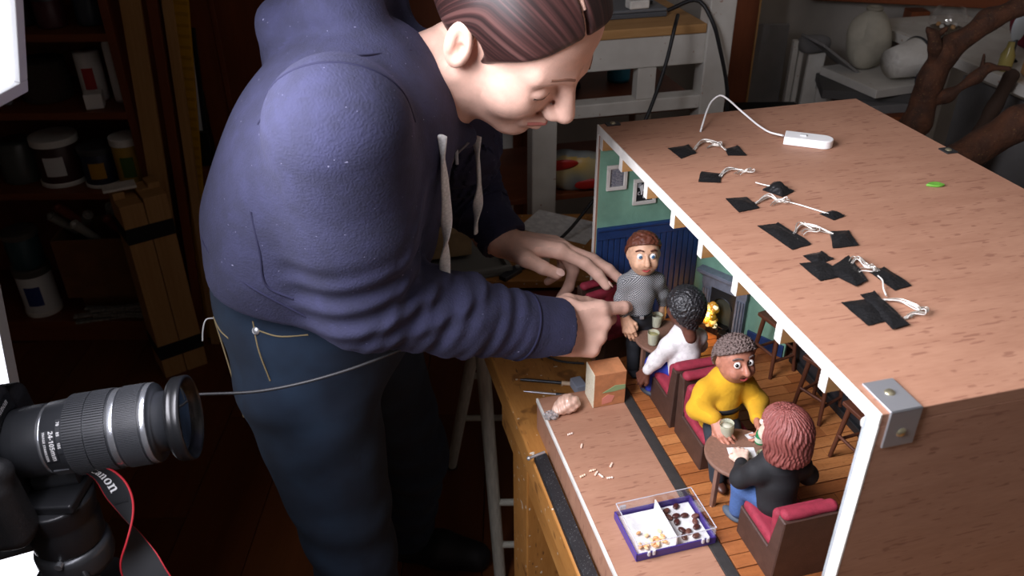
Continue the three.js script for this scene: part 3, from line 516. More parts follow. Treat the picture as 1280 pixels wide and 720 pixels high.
// yellow-sweater figure
{
  const sk = clay(0xb87a62, 0xa86c55, 121), hm = mottle(0x77655f, 0x62524d, { size: 0.01, rough: 0.6, s: 122 }), sw = mottle(0xd9a520, 0xc99414, { size: 0.2, rough: 0.95, s: 123, bump: 0.0004, extra: { sheen: 0.5, sheenColor: new THREE.Color(0xd8b050) } }), trou = mottle(0x2c333b, 0x242a31, { size: 0.02, rough: 0.85, s: 124 }), sh = mat(0x4a2a1e, 0.4);
  puppet({
    base: [0.06, 0.318], label: 'clay figure in mustard yellow sweater with curly grey-brown hair, seated',
    head: { c: [0.0715, 0.1455, 0.322], dir: [0.06, 0.12, 1], skin: sk, hairMat: hm, iris: 0x1c1412, look: -0.0015, lookY: 0.0012, size: [0.0225, 0.027, 0.0225], hair: shortHair(0.0048, 0.0095, 0.0018, 1250) },
    clothes: [
      ['sweater', [...chain([[0.06, 0.056, 0.322], [0.062, 0.085, 0.319], [0.066, 0.108, 0.317], [0.07, 0.122, 0.319]], [0.0245, 0.0225, 0.021, 0.0145]), ...chain([[0.062, 0.109, 0.317], [0.040, 0.1, 0.319], [0.0275, 0.082, 0.327], [0.0365, 0.085, 0.351]], [0.016, 0.0145, 0.0135, 0.0095]), ...chain([[0.068, 0.109, 0.317], [0.091, 0.1, 0.32], [0.1045, 0.081, 0.333], [0.0905, 0.081, 0.361]], [0.016, 0.0145, 0.0135, 0.0095])], 0.007, sw, (x, y, z, d) => d + 0.0004 * Math.sin(y * 300 + x * 160)],
      ['trousers', [...chain([[0.06, 0.054, 0.325], [0.06, 0.054, 0.335]], [0.0215, 0.018]), ...chain([[0.048, 0.054, 0.335], [0.036, 0.053, 0.367], [0.037, 0.012, 0.378]], [0.0135, 0.012, 0.0095]), ...chain([[0.07, 0.054, 0.335], [0.060, 0.053, 0.366], [0.056, 0.012, 0.373]], [0.0135, 0.012, 0.0095])], 0.005, trou],
    ],
    hands: [{ w: [0.037, 0.083, 0.356], from: [0.0365, 0.085, 0.351], d: [0.12, -0.25, 1], n: [-0.6, 0.75, 0.1], f: [[0.3, 0.6, 0.4], [0.35, 0.6, 0.4], [0.4, 0.6, 0.4], [0.4, 0.6, 0.4]], flip: true }, { w: [0.0885, 0.081, 0.366], from: [0.0905, 0.081, 0.361], d: [-0.3, -0.15, 1], n: [0.75, 0.5, 0.2], f: [grip, grip, grip, grip] }],
    extras: [['belt', put(soup(new THREE.TorusGeometry(0.0225, 0.0036, 8, 34)), 0.0615, 0.079, 0.3195, Math.PI / 2 - 0.12, 0, 0, [1, 1, 1.2]), mat(0x161719, 0.6)], shoe(0.037, 0.384, 0, 1, sh), shoe(0.056, 0.378, 0, 1, sh)],
  });
}
// red-haired figure, back to us
{
  const sk = clay(0xf1cdb8, 0xe8c0aa, 131), hm = mottle(0x8f4f48, 0x743a34, { size: 0.01, rough: 0.4, s: 132 }), sw = mottle(0x17181b, 0x0f1012, { size: 0.02, rough: 0.75, s: 133 }), trou = mottle(0x49689e, 0x2f4a80, { size: 0.012, f: 10, rough: 0.85, s: 134 }), sh = mat(0x4a5460, 0.7);
  puppet({
    base: [0.058, 0.466], label: 'clay figure with red bobbed hair and black top seated facing the card',
    head: { c: [0.0575, 0.1505, 0.458], dir: [-0.3, -0.1, -1], skin: sk, hairMat: hm, iris: 0x35506a, hair: (x, y, z, d, wx, wy, wz) => { const a = Math.atan2(x, z), groove = 0.0006 * Math.sin(a * 34 + 3.5 * Math.sin(y * 150 + a * 3)) + 0.0004 * Math.sin(a * 61 + 4 * Math.sin(y * 210)); let s = smin(d, cone(x, y, z, [0, 0, -0.006, 0, -0.018, -0.007, 0.0235, 0.0225]), 0.006) - 0.0042 - groove; s = smax(s, -(d + 0.002), 0.001); s = smax(s, -(y + 0.031), 0.002); return smax(s, smax(z - 0.0045 + (y > 0.012 ? -(y - 0.012) * 2.2 : 0), -(y + 0.032), 0.003), 0.003); } },
    clothes: [
      ['sweater', [...chain([[0.058, 0.058, 0.468], [0.058, 0.085, 0.464], [0.0575, 0.106, 0.46], [0.0575, 0.12, 0.459]], [0.0225, 0.0215, 0.020, 0.0115]), ...chain([[0.054, 0.107, 0.461], [0.034, 0.099, 0.46], [0.0235, 0.078, 0.446], [0.0335, 0.081, 0.428]], [0.0145, 0.0125, 0.0105, 0.0075]), ...chain([[0.061, 0.107, 0.461], [0.083, 0.099, 0.462], [0.099, 0.078, 0.46], [0.092, 0.078, 0.437]], [0.0145, 0.0125, 0.0105, 0.0075])], 0.008, sw],
      ['jeans', [...chain([[0.058, 0.055, 0.468], [0.056, 0.056, 0.46]], [0.021, 0.019]), ...chain([[0.048, 0.055, 0.458], [0.036, 0.052, 0.435], [0.034, 0.018, 0.437]], [0.0145, 0.0125, 0.0105]), ...chain([[0.067, 0.055, 0.458], [0.068, 0.053, 0.43], [0.066, 0.014, 0.435]], [0.0145, 0.0125, 0.0105])], 0.005, trou],
    ],
    hands: [{ w: [0.0355, 0.081, 0.424], from: [0.0335, 0.081, 0.428], d: [0.45, -0.1, -0.9], n: [-0.2, 1, 0], f: [curl, curl, curl, curl] }, { w: [0.090, 0.078, 0.433], from: [0.092, 0.078, 0.437], d: [-0.3, 0, -1], n: [0, 1, 0], f: [curl, curl, curl, curl], flip: true }],
    extras: [['collar', put(soup(new THREE.TorusGeometry(0.0115, 0.0032, 8, 24)), 0.0575, 0.1195, 0.459, Math.PI / 2), sw], shoe(0.031, 0.432, -0.3, -1, sh), shoe(0.066, 0.428, 0, -1, sh)],
  });
}

// ---------------------------------------------------------------- the person leaning over the model
{
  const SKIN = mottle(0xf0c3ae, 0xe2a893, { size: 0.09, f: 5, rough: 0.5, s: 141, bump: 0.00015, bf: 90, extra: { sheen: 0.15, specularIntensity: 0.4 } });
  const NAVY = mottle(0x2f304c, 0x282940, { n: 512, size: 0.16, f: 12, o: 4, rough: 0.95, s: 142, bump: 0.0005, bf: 110, spots: 0.085, spotC: 0x8d8ca6, extra: { sheen: 0.5, sheenRoughness: 0.6, sheenColor: new THREE.Color(0x50507a) } });
  const DENIM = (() => { const A = rgb(0x1d3248), C = rgb(0x0f1c2e); const map = tex(512, 512, (u, v) => { const t = 0.5 + 0.5 * Math.sin((u * 120 + v * 240) * Math.PI * 2 / 2), w = fbm(u, v, 6, 6, 4, 151); return lerp3(A, C, clamp(0.25 * t + 1.1 * w - 0.2, 0, 1)); }, 1 / 0.2, 1 / 0.2); return new THREE.MeshPhysicalMaterial({ map, roughness: 0.9 }); })();
  const o = thing('person', 'person in navy hooded sweatshirt and jeans leaning over the model, adjusting a figure', 'person', [-0.26, 0, -1.1]);
  const bx = -0.26, bz = -1.1;
  const add = (n, g, m, lab, par = o) => { g.translate(-bx, 0, -bz); return part(par, n, g, m, lab); };
  // joints
  const shR = [-0.172, 1.33, -0.80], elR = [-0.172, 1.108, -0.835], wrR = [0.058, 0.989, -0.938];
  const shL = [-0.085, 1.275, -1.10], elL = [-0.075, 1.085, -1.20], wrL = [-0.012, 1.031, -1.125];
  // ---- head frame: X face direction, Y crown, Z the side nearer to us
  const hf = nrm([0.718, -0.599, 0.354]), hu0 = [0.448, 0.788, 0.423], hr = nrm(crs(hf, hu0)), hu = crs(hr, hf), hc = [-0.006, 1.384, -0.978];
  const HM = new THREE.Matrix4().makeBasis(V(...hf), V(...hu), V(...hr)).setPosition(V(...hc));
  const toHead = (x, y, z) => { const a = x - hc[0], b = y - hc[1], c = z - hc[2]; return [a * hf[0] + b * hf[1] + c * hf[2], a * hu[0] + b * hu[1] + c * hu[2], a * hr[0] + b * hr[1] + c * hr[2]]; };
  const skull = (x, y, z) => smin(ell(x, y, z, -0.008, 0.048, 0, 0.097, 0.083, 0.076), ell(x, y, z, 0.042, 0.05, 0, 0.05, 0.052, 0.062), 0.03);
  const headFn = (x, y, z) => {
    const q = Math.abs(z);
    let d = skull(x, y, z);
    d = smin(d, ell(x, y, z, 0.034, -0.026, 0, 0.06, 0.07, 0.058), 0.03);
    d = smin(d, cone(x, y, q, [-0.004, -0.046, 0.05, 0.064, -0.086, 0.014, 0.02, 0.018]), 0.025);
    d = smin(d, ell(x, y, z, 0.076, -0.088, 0, 0.016, 0.014, 0.02), 0.014);
    d = smin(d, ell(x, y, q, 0.058, -0.025, 0.04, 0.03, 0.03, 0.026), 0.025);
    d = smin(d, cone(x, y, q, [0.093, 0.022, 0.014, 0.074, 0.024, 0.05, 0.008, 0.006]), 0.026);
    d = smax(d, -ell(x, y, q, 0.103, 0.0, 0.035, 0.018, 0.015, 0.02), 0.014);
    d = smin(d, ell(x, y, q, 0.079, -0.001, 0.034, 0.0128, 0.0128, 0.0155), 0.004);
    d = smin(d, cone(x, y, z, [0.094, 0.012, 0, 0.116, -0.03, 0, 0.0078, 0.0125]), 0.012);
    d = smin(d, ell(x, y, q, 0.104, -0.035, 0.0125, 0.0105, 0.008, 0.0075), 0.007);
    d = smin(d, cone(x, y, q, [0.099, -0.061, 0, 0.086, -0.064, 0.021, 0.0068, 0.004]), 0.006);
    d = smin(d, cone(x, y, q, [0.096, -0.072, 0, 0.085, -0.069, 0.019, 0.0075, 0.004]), 0.006);
    d = smax(d, -cone(x, y, q, [0.107, -0.0665, 0, 0.094, -0.0675, 0.022, 0.0016, 0.0012]), 0.003);
    // ears
    const ex = x + 0.012 + (y) * 0.12, ey = y - 0.002;
    let e = ell(ex, ey, q, 0, 0, 0.079, 0.0175, 0.030, 0.0085);
    e = smax(e, -ell(ex, ey, q, 0.002, 0.003, 0.0885, 0.0125, 0.022, 0.0085), 0.003); e = smin(e, cone(ex, ey, q, [-0.007, 0.012, 0.081, -0.006, -0.010, 0.081, 0.0035, 0.0042]), 0.003); e = smax(e, -ell(ex, ey, q, 0.005, -0.001, 0.083, 0.006, 0.0085, 0.007), 0.002);
    e = smin(e, ell(ex, ey, q, 0.012, -0.004, 0.08, 0.004, 0.007, 0.005), 0.003);
    d = smin(d, e, 0.006);
    return d;
  };
  const neckBones = [[-0.062, 1.325, -1.03, -0.13, 1.285, -1.0, 0.056, 0.075]];
  const headNeck = (x, y, z) => { const [a, b, c] = toHead(x, y, z); return smin(headFn(a, b, c), cone(x, y, z, neckBones[0]), 0.03); };
  // ---- hands
  const img = [0, 0.854, -0.52];
  const orth = (a, d) => { const k = a[0] * d[0] + a[1] * d[1] + a[2] * d[2]; return nrm(addv(a, d, -k)); };
  const wR = [0.036, 0.996, -0.932], dR = nrm([0.083, -0.014, -0.022]), sR = orth([0.0, 0.9, -0.42], dR), nR = crs(sR, dR).map((v) => v * (crs(sR, dR)[2] < 0 ? -1 : 1));
  const HR = handBones(wR, dR, nR, sR, 0.98, [[0.3, 0.5, 0.3, 0.0], [0.95, 1.25, 0.8], [1.15, 1.35, 0.8], [1.3, 1.3, 0.8]], [[0.052, 0.034, -0.03], [0.086, 0.03, -0.046], [0.112, 0.026, -0.05]], 1);
  const wL = [-0.012, 1.030, -1.121], dL = nrm([0.078, -0.006, 0.012]), nL = orth([0.05, 0.92, -0.30], dL), sL = crs(nL, dL).map((v) => v * (crs(nL, dL)[2] < 0 ? -1 : 1));
  const HL = handBones(wL, dL, nL, sL, 0.98, [[0.32, 0.28, 0.2, 0.0], [0.22, 0.22, 0.15, -0.04], [0.95, 0.75, 0.4, -0.06], [1.05, 0.85, 0.5, -0.1]], [[0.042, 0.052, -0.012], [0.068, 0.052, -0.022], [0.09, 0.044, -0.03]], 1);
  const gHand = (hb, arm) => { const all = [...hb.palm, ...hb.fingers.flat(), ...arm], [lo, hi] = bbox(all, 0.006); return sdf(handFn(hb, 0.98, arm), lo, hi, 0.0023); };
  const armR = [[...wR.map((v, i) => mix(v, elR[i], 0.3)), ...wR, 0.027, 0.026]], armL = [[...wL.map((v, i) => mix(v, elL[i], 0.45)), ...wL, 0.027, 0.026]];
  // ---- one body: head and neck, trunk and limbs under the clothes, hands
  const inner = bonesFn([[-0.13, 1.29, -1.0, -0.23, 1.2, -0.97, 0.055, 0.08], [-0.23, 1.2, -0.97, -0.27, 0.99, -1.0, 0.08, 0.09], [...shR, ...elR, 0.042, 0.036], [...elR, ...addv(wR, dR, -0.02), 0.036, 0.025], [...shL, ...elL, 0.042, 0.036], [...elL, ...addv(wL, dL, -0.02), 0.036, 0.025], [-0.14, 1.29, -0.98, ...shR, 0.05, 0.045], [-0.14, 1.29, -1.0, ...shL, 0.05, 0.045], [-0.28, 0.92, -0.94, -0.265, 0.5, -0.98, 0.075, 0.05], [-0.265, 0.5, -0.98, -0.265, 0.08, -1.0, 0.05, 0.035], [-0.245, 0.92, -1.07, -0.2, 0.5, -1.235, 0.075, 0.05], [-0.2, 0.5, -1.235, -0.26, 0.08, -1.42, 0.05, 0.035]], 0.04);
  const hg = sdf(headNeck, [-0.19, 1.2, -1.12], [0.13, 1.53, -0.83], 0.0026);
  const body = add('body', merge([hg, sdf(inner, [-0.42, 0.03, -1.5], [0.1, 1.4, -0.7], 0.014), gHand(HR, armR), gHand(HL, armL)]), SKIN);
  const headPart = (n, g, m) => { g.applyMatrix4(HM); return add(n, g, m, null, body); };
  const BROW = mat(0x8d6450, 0.8), NAIL = mat(0xf0c8b8, 0.25), LIP = mat(0xcf8076, 0.5);
  for (const k of [-1, 1]) {
    headPart('eyebrow', tube([[0.1015, 0.027, k * 0.016], [0.099, 0.0305, k * 0.03], [0.088, 0.029, k * 0.048]].map((p) => onto(headFn, p, -0.0004)), 0.0018, 14, 6), BROW);
    headPart('eyelash', tube([[0.093, -0.007, k * 0.021], [0.094, -0.0095, k * 0.034], [0.084, -0.006, k * 0.048]].map((p) => onto(headFn, p, 0.0003)), 0.0011, 14, 6), mat(0x2a1c16, 0.8));
  }
  headPart('lip', tube([[0.09, -0.064, -0.02], [0.105, -0.061, -0.008], [0.106, -0.0615, 0], [0.105, -0.061, 0.008], [0.09, -0.064, 0.02]].map((p) => onto(headFn, p, -0.0012)), 0.0026, 20, 6), LIP);
  const nail = (f, n, sc = 1) => { const b = f[f.length - 1], a = V(b[0], b[1], b[2]), e = V(b[3], b[4], b[5]), y = e.clone().sub(a).normalize(), nn = V(...n), z = nn.clone().sub(y.clone().multiplyScalar(nn.dot(y))).normalize(), x = y.clone().cross(z); const g = soup(new THREE.SphereGeometry(1, 12, 8)); g.scale(0.0052 * sc, 0.0065 * sc, 0.0016); g.applyMatrix4(new THREE.Matrix4().makeBasis(x, y, z).setPosition(e.clone().addScaledVector(y, 0.001).addScaledVector(z, b[7] * 0.93))); return add('fingernail', g, NAIL, null, body); };
  nail(HR.fingers[0], addv(nR, dR, 0.6)); nail(HL.fingers[0], addv(nL, dL, 0.4)); nail(HL.fingers[4], addv(sL, nL, 0.8), 1.2); nail(HL.fingers[1], addv(nL, dL, 0.4));
  // ---- hair, combed back from the forehead with a parting
  const HAIR = (() => { const A = rgb(0x4c2f2c), C = rgb(0x1d1312), E = rgb(0x7d5a54); const map = tex(1024, 256, (u, v) => { const a = fbm(u, v, 160, 3, 3, 161), b = fbm(u, v, 40, 2, 2, 162); return lerp3(lerp3(A, C, clamp(a * 1.5 - 0.25, 0, 1)), E, sstep(0.58, 0.8, b) * 0.45); }, 1, 1); return new THREE.MeshPhysicalMaterial({ map, roughness: 0.38, specularIntensity: 0.8 }); })();
  const hairFn = (x, y, z) => {
    const a = Math.atan2(z, y - 0.03);
    let d = skull(x, y, z) - 0.0075;
    d = smax(d, -(skull(x, y, z) + 0.004), 0.002);
    const q = Math.abs(z), line = (x - 0.088) * 0.80 - (y - 0.083) * 0.60 + 0.002 * Math.sin(y * 90);
    d = smax(d, line, 0.006);
    d = smax(d, -(y + 0.075), 0.01);
    d = smax(d, -ell(x, y, q, -0.004, -0.004, 0.085, 0.026, 0.03, 0.03), 0.004);
    d = smax(d, -Math.max(Math.abs(z - 0.026) - 0.0035, 0.0 - x, 0.05 - y), 0.003);
    d = smin(d, ell(x, y, z, -0.118, 0.06, 0, 0.036, 0.036, 0.036), 0.015);
    return d;
  };
  const hairG = sdfMesh(hairFn, [-0.17, -0.09, -0.1], [0.12, 0.16, 0.1], 0.0028);
  { const p = hairG.attributes.position, uv = new Float32Array(p.count * 2); for (let i = 0; i < p.count; i++) { uv[i * 2] = Math.atan2(p.getZ(i), p.getY(i) - 0.03 + 0.12 * sstep(0, -0.1, p.getX(i))) / (Math.PI * 2) * 1.6; uv[i * 2 + 1] = p.getX(i) * 3; } hairG.setAttribute('uv', new THREE.BufferAttribute(uv, 2)); }
  { const pp = []; for (let i = 0; i <= 12; i++) { const a = 0.78 + i / 12 * 0.9; pp.push(onto(skull, [0.1 * Math.cos(a), 0.04 + 0.1 * Math.sin(a), 0.026], 0.0022)); } headPart('parting', tube(pp, 0.0034, 40, 8), SKIN); }
  hairG.applyMatrix4(HM); add('hair', hairG, HAIR, 'dark brown hair combed back with a parting');
  // ---- sweatshirt
  const fold = (x, y, z) => 0.0035 * Math.sin(38 * (y * 0.9 + x * 0.55) + 4 * Math.sin(z * 9 + x * 5)) * sstep(1.24, 1.12, y) + 0.003 * Math.sin(60 * (x * 0.5 - y * 0.3) + 3 * z) * sstep(0.9, 1.1, y);
  const torso = (x, y, z) => {
    let d = ell(x, y, z, -0.262, 1.07, -1.0, 0.146, 0.13, 0.172);
    d = smin(d, ell(x, y, z, -0.243, 1.165, -0.975, 0.142, 0.13, 0.175), 0.06);
    d = smin(d, ell(x, y, z, -0.2, 1.262, -0.95, 0.128, 0.118, 0.17), 0.06);
    d = smin(d, ell(x, y, z, -0.165, 1.31, -0.965, 0.09, 0.08, 0.155), 0.05);
    d += fold(x, y, z);
    d = smax(d, -(y - 1.102 + (x + 0.38) * 0.2 + (z + 0.83) * 0.08), 0.012);
    return d;
  };
  const tAlong = (p, a, b) => { const d = b.map((v, i) => v - a[i]), q = p.map((v, i) => v - a[i]); return (q[0] * d[0] + q[1] * d[1] + q[2] * d[2]) / (d[0] ** 2 + d[1] ** 2 + d[2] ** 2); };
  const sleeve = (sh, el, wr, w, dir, r) => {
    const up = chain([sh, sh.map((v, i) => mix(v, el[i], 0.5)), el], [r[0], r[1], r[2]]), cuff0 = addv(wr, dir, -0.055), cuff1 = addv(wr, dir, 0.005);
    const lowr = chain([el, el.map((v, i) => mix(v, cuff0[i], 0.55)), cuff0], [r[2], r[3], r[4]]), cf = chain([cuff0, cuff1], [r[4] * 0.93, r[5]]), hol = [...addv(wr, dir, -0.016), ...addv(wr, dir, 0.06), r[5] - 0.016, r[5] - 0.007];
    return (x, y, z) => {
      let d = 1e9; for (const b of [...up, ...lowr]) d = smin(d, cone(x, y, z, b), 0.02);
      const t = tAlong([x, y, z], el, cuff0), s = tAlong([x, y, z], sh, el);
      if (t > -0.15 && t < 1.05) d += 0.0015 * (Math.sin(t * 37 + 14 * (y - 1) + 1.6 * Math.sin(t * 11 + z * 30)) + 0.7 * Math.sin(t * 61 - 30 * (y - 1) + z * 25)) * sstep(-0.12, 0.05, t) * sstep(1.0, 0.9, t);
      if (s > 0.3) d += 0.0036 * Math.sin(s * 40 + x * 40 + z * 20) * sstep(0.45, 0.8, s) * sstep(1.25, 1.0, s);
      d = smin(d, Math.min(...cf.map((b) => cone(x, y, z, b))) - 0.0012, 0.004);
      const e = (x - cuff1[0]) * dir[0] + (y - cuff1[1]) * dir[1] + (z - cuff1[2]) * dir[2];
      d = smax(d, e, 0.004); return smax(d, -cone(x, y, z, hol), 0.003);
    };
  };
  const dfR = nrm(addv(wrR, elR, -1)), dfL = nrm(addv(wrL, elL, -1)), slR = sleeve(shR, elR, wrR, wR, dfR, [0.075, 0.068, 0.058, 0.050, 0.045, 0.0455]), slL = sleeve(shL, elL, wrL, wL, dfL, [0.075, 0.064, 0.052, 0.045, 0.04, 0.0385]);
  // hood lying round the neck
  const hoodB = [...chain([[-0.060, 1.25, -0.985], [-0.098, 1.288, -0.93], [-0.145, 1.345, -0.922], [-0.19, 1.392, -0.965], [-0.205, 1.402, -1.04], [-0.175, 1.38, -1.11], [-0.115, 1.31, -1.11], [-0.06, 1.245, -1.07]], [0.015, 0.019, 0.027, 0.038, 0.044, 0.038, 0.026, 0.017]), [-0.2, 1.395, -0.98, -0.24, 1.37, -1.0, 0.048, 0.053], [-0.21, 1.395, -1.05, -0.25, 1.355, -1.03, 0.048, 0.053]];
  const hoodF = bonesFn(hoodB, 0.03);
  const hood = (x, y, z) => { let d = hoodF(x, y, z) + 0.004 * Math.sin(70 * (y + 0.6 * x) + 12 * z); return smax(d, -(cone(x, y, z, [-0.02, 1.345, -1.015, -0.14, 1.335, -1.01, 0.062, 0.062])), 0.012); };
  const top = (x, y, z) => smin(smin(smin(torso(x, y, z), slR(x, y, z), 0.03), slL(x, y, z), 0.03), hood(x, y, z), 0.012);
  const hoodie = add('sweatshirt', sdf(top, [-0.48, 0.98, -1.32], [0.09, 1.5, -0.68], 0.0052), NAVY, 'navy hooded sweatshirt');
  const SEAM = mat(0x1b1b38, 0.9);
  const seam = (pts, r = 0.0016, m = SEAM, n = 'seam') => add(n, tube(pts.map((p) => onto(top, p, -0.0003)), r, 60, 5), m, null, hoodie);
  { // armhole seam, cuff seam, hem seam, pocket edge
    const ring = (c, ax, r, a0, a1, n) => { const d = nrm(ax), u = orth([0, 1, 0], d), w = crs(d, u), p = []; for (let i = 0; i <= n; i++) { const a = mix(a0, a1, i / n); p.push(c.map((v, k) => v + r * (u[k] * Math.cos(a) + w[k] * Math.sin(a)))); } return p; };
    seam(ring([-0.19, 1.352, -0.815], [0.05, -0.45, 0.9], 0.095, -1.9, 1.7, 24));
    seam(ring(addv(wrR, dfR, -0.057), dfR, 0.045, 0, 6.28, 24), 0.0022);
    seam(ring(addv(wrL, dfL, -0.057), dfL, 0.045, 0, 6.28, 24), 0.002);
    seam([[-0.43, 1.17, -1.0], [-0.38, 1.162, -0.87], [-0.30, 1.145, -0.80], [-0.2, 1.125, -0.83]], 0.0016);
    seam([[-0.275, 1.24, -0.80], [-0.277, 1.19, -0.79], [-0.275, 1.145, -0.79], [-0.25, 1.13, -0.79]], 0.0018);
    seam([[-0.12, 1.36, -0.93], [-0.165, 1.36, -0.86], [-0.175, 1.36, -0.83]], 0.0014);
  }
  seam([[-0.045, 1.25, -0.96], [-0.052, 1.22, -0.96], [-0.06, 1.18, -0.96], [-0.08, 1.13, -0.97]], 0.0024, mat(0x6a6c72, 0.4, { metalness: 0.6 }), 'zip');
  add('zip_pull', put(box(0.004, 0.022, 0.003, 0.001), ...onto(top, [-0.05, 1.225, -0.955], 0.003)), STEEL, null, hoodie);
  // drawstrings and zip
  const STRING = mottle(0xf2f1ee, 0xdedcd8, { size: 0.01, rough: 0.9, s: 171 });
  const cord = (p0, len, sway, lab) => { // twisted flat tape hanging down
    const n = 90, rs = 10, P = [], I = []; for (let i = 0; i <= n; i++) { const t = i / n, y = p0[1] - len * t, cx = p0[0] + sway * Math.sin(t * 5) * t, cz = p0[2] + sway * 0.6 * Math.sin(t * 4 + 1) * t, a = t * len * 34 + 0.5 * Math.sin(t * 9), e = i === 0 || i === n ? 0.35 : 1; for (let j = 0; j < rs; j++) { const b = j / rs * Math.PI * 2, u = 0.0068 * e * Math.cos(b), w = 0.0028 * e * Math.sin(b); P.push(cx + u * Math.cos(a) - w * Math.sin(a), y, cz + u * Math.sin(a) + w * Math.cos(a)); } }
    for (let i = 0; i < n; i++) for (let j = 0; j < rs; j++) { const a = i * rs + j, b = i * rs + (j + 1) % rs; I.push(a, a + rs, b, b, a + rs, b + rs); }
    for (const [q, f] of [[0, 0], [n, 1]]) for (let j = 1; j < rs - 1; j++) f ? I.push(q * rs, q * rs + j + 1, q * rs + j) : I.push(q * rs, q * rs + j, q * rs + j + 1);
    const g = new THREE.BufferGeometry(); g.setAttribute('position', new THREE.BufferAttribute(new Float32Array(P), 3)); g.setIndex(I); g.computeVertexNormals(); return add('drawstring', uvs(g), STRING, lab, hoodie);
  };
  cord([-0.076, 1.296, -0.872], 0.188, 0.005); cord([-0.043, 1.245, -1.0], 0.14, 0.005);
  // ---- jeans and shoes
  const legs = bonesFn([[-0.285, 0.92, -0.935, -0.268, 0.5, -0.975, 0.098, 0.068], [-0.268, 0.5, -0.975, -0.265, 0.09, -1.0, 0.066, 0.056], [-0.25, 0.92, -1.075, -0.195, 0.5, -1.235, 0.096, 0.068], [-0.195, 0.5, -1.235, -0.255, 0.09, -1.41, 0.066, 0.058]], 0.02);
  const jean = (x, y, z) => { let d = smin(ell(x, y, z, -0.268, 1.03, -1.0, 0.140, 0.175, 0.163), legs(x, y, z), 0.03); d += 0.0025 * Math.sin(55 * y + 18 * x + 9 * z) * sstep(0.75, 0.62, y) + 0.002 * Math.sin(46 * (y - x * 0.7) + 6 * z) * sstep(0.75, 0.85, y) * sstep(1.02, 0.92, y); return smax(d, 0.075 - y, 0.006); };
  const je = add('jeans', sdf(jean, [-0.44, 0.06, -1.5], [-0.05, 1.12, -0.8], 0.0075), DENIM, 'dark blue denim jeans');
  const STITCH = mat(0x8a7a58, 0.9);
  const js = (pts, r = 0.0011, m = STITCH, n = 'stitching') => add(n, tube(pts.map((p) => onto(jean, p, 0.0004)), r, 40, 5), m, null, je);
  js([[-0.335, 1.08, -0.8], [-0.33, 1.03, -0.8], [-0.32, 0.985, -0.8]]); js([[-0.335, 1.067, -0.8], [-0.29, 1.06, -0.79], [-0.24, 1.06, -0.8]]); js([[-0.41, 1.02, -0.93], [-0.40, 0.95, -0.9], [-0.385, 0.88, -0.88]]); js([[-0.43, 1.03, -0.9], [-0.41, 1.025, -0.87], [-0.385, 1.025, -0.85]]);
  add('rivet', put(lathe([[0, 0.0025], [0.0035, 0.0022], [0.0052, 0]], 16), ...onto(jean, [-0.33, 1.064, -0.8], 0.0006), 1.2, -0.25, 0), STEEL, null, je);
  add('loose_thread', (() => { const p = onto(jean, [-0.42, 1.02, -0.92]); return tube([p, addv(p, [-0.008, 0.002, 0.006]), addv(p, [-0.014, -0.012, 0.01]), addv(p, [-0.017, -0.028, 0.012])], 0.0011, 24, 5); })(), PAPER, null, je);
  const SHOE = mat(0x15151a, 0.6);
  const shoeF = (hx, hz, dx, dz) => { const n = Math.hypot(dx, dz); dx /= n; dz /= n; const f = bonesFn([[hx, 0.045, hz, hx + dx * 0.09, 0.042, hz + dz * 0.09, 0.043, 0.042], [hx + dx * 0.09, 0.04, hz + dz * 0.09, hx + dx * 0.175, 0.034, hz + dz * 0.175, 0.045, 0.036], [hx + dx * 0.01, 0.05, hz, hx, 0.09, hz, 0.042, 0.045]], 0.02); return sdf((x, y, z) => smax(f(x, y, z), 0.001 - y, 0.006), [hx - 0.25, -0.01, hz - 0.25], [hx + 0.25, 0.15, hz + 0.25], 0.006); };
  add('shoe', shoeF(-0.28, -1.01, 1, 0.15), SHOE); add('shoe', shoeF(-0.265, -1.42, 1, 0.2), SHOE);
}

// ---------------------------------------------------------------- on and around the model box
const BENCH = woodMat(0xc08a4a, 0x9a6329, { n: 1024, lu: 0.5, lv: 0.4, rings: 6, rough: 0.55, s: 201, stain: 0.33, stainC: 0x6e451f, spots: 0.17, spotC: 0xd9d2c4, fleck: 0.2 });
{
  const o = thing('workbench', 'orange wooden workbench spattered with paint under the model box', 'bench', B(-0.15, -OY, 0), TH);
  const y = OY + BASEH;
  part(o, 'bench_top', [span(-0.006, 0.62, y - 0.045, y - 0.0003, -0.13, 0.82, 0.004, 2)], BENCH);
  const r = part(o, 'metal_rail', span(-0.003, 0.0145, y - 0.0003, y + 0.011, 0.222, 0.82, 0.001), mottle(0x26272a, 0x1c1d20, { size: 0.05, rough: 0.5, s: 203, spots: 0.2, spotC: 0xa0a0a0 }), 'black speckled metal rail');
  part(r, 'clamp_rod', [bar([-0.012, y + 0.012, 0.228], [0.012, y + 0.012, 0.222], 0.0022), put(ball(0.0032, 10), -0.012, y + 0.012, 0.228)], STEEL);
  part(o, 'apron', span(0.004, 0.03, y - 0.12, y - 0.045, 0.0, 0.78, 0.003, 2), BENCH);
  for (const [x0, z0] of [[0.001, 0.085], [0.001, 0.66], [0.5, 0.085], [0.5, 0.66]]) part(o, 'leg', span(x0, x0 + 0.075, 0, y - 0.045, z0, z0 + 0.085, 0.003, 1), BENCH);
  part(o, 'stretcher', span(0.02, 0.06, 0.12, 0.18, 0.16, 0.68, 0.003, 2), BENCH);
}
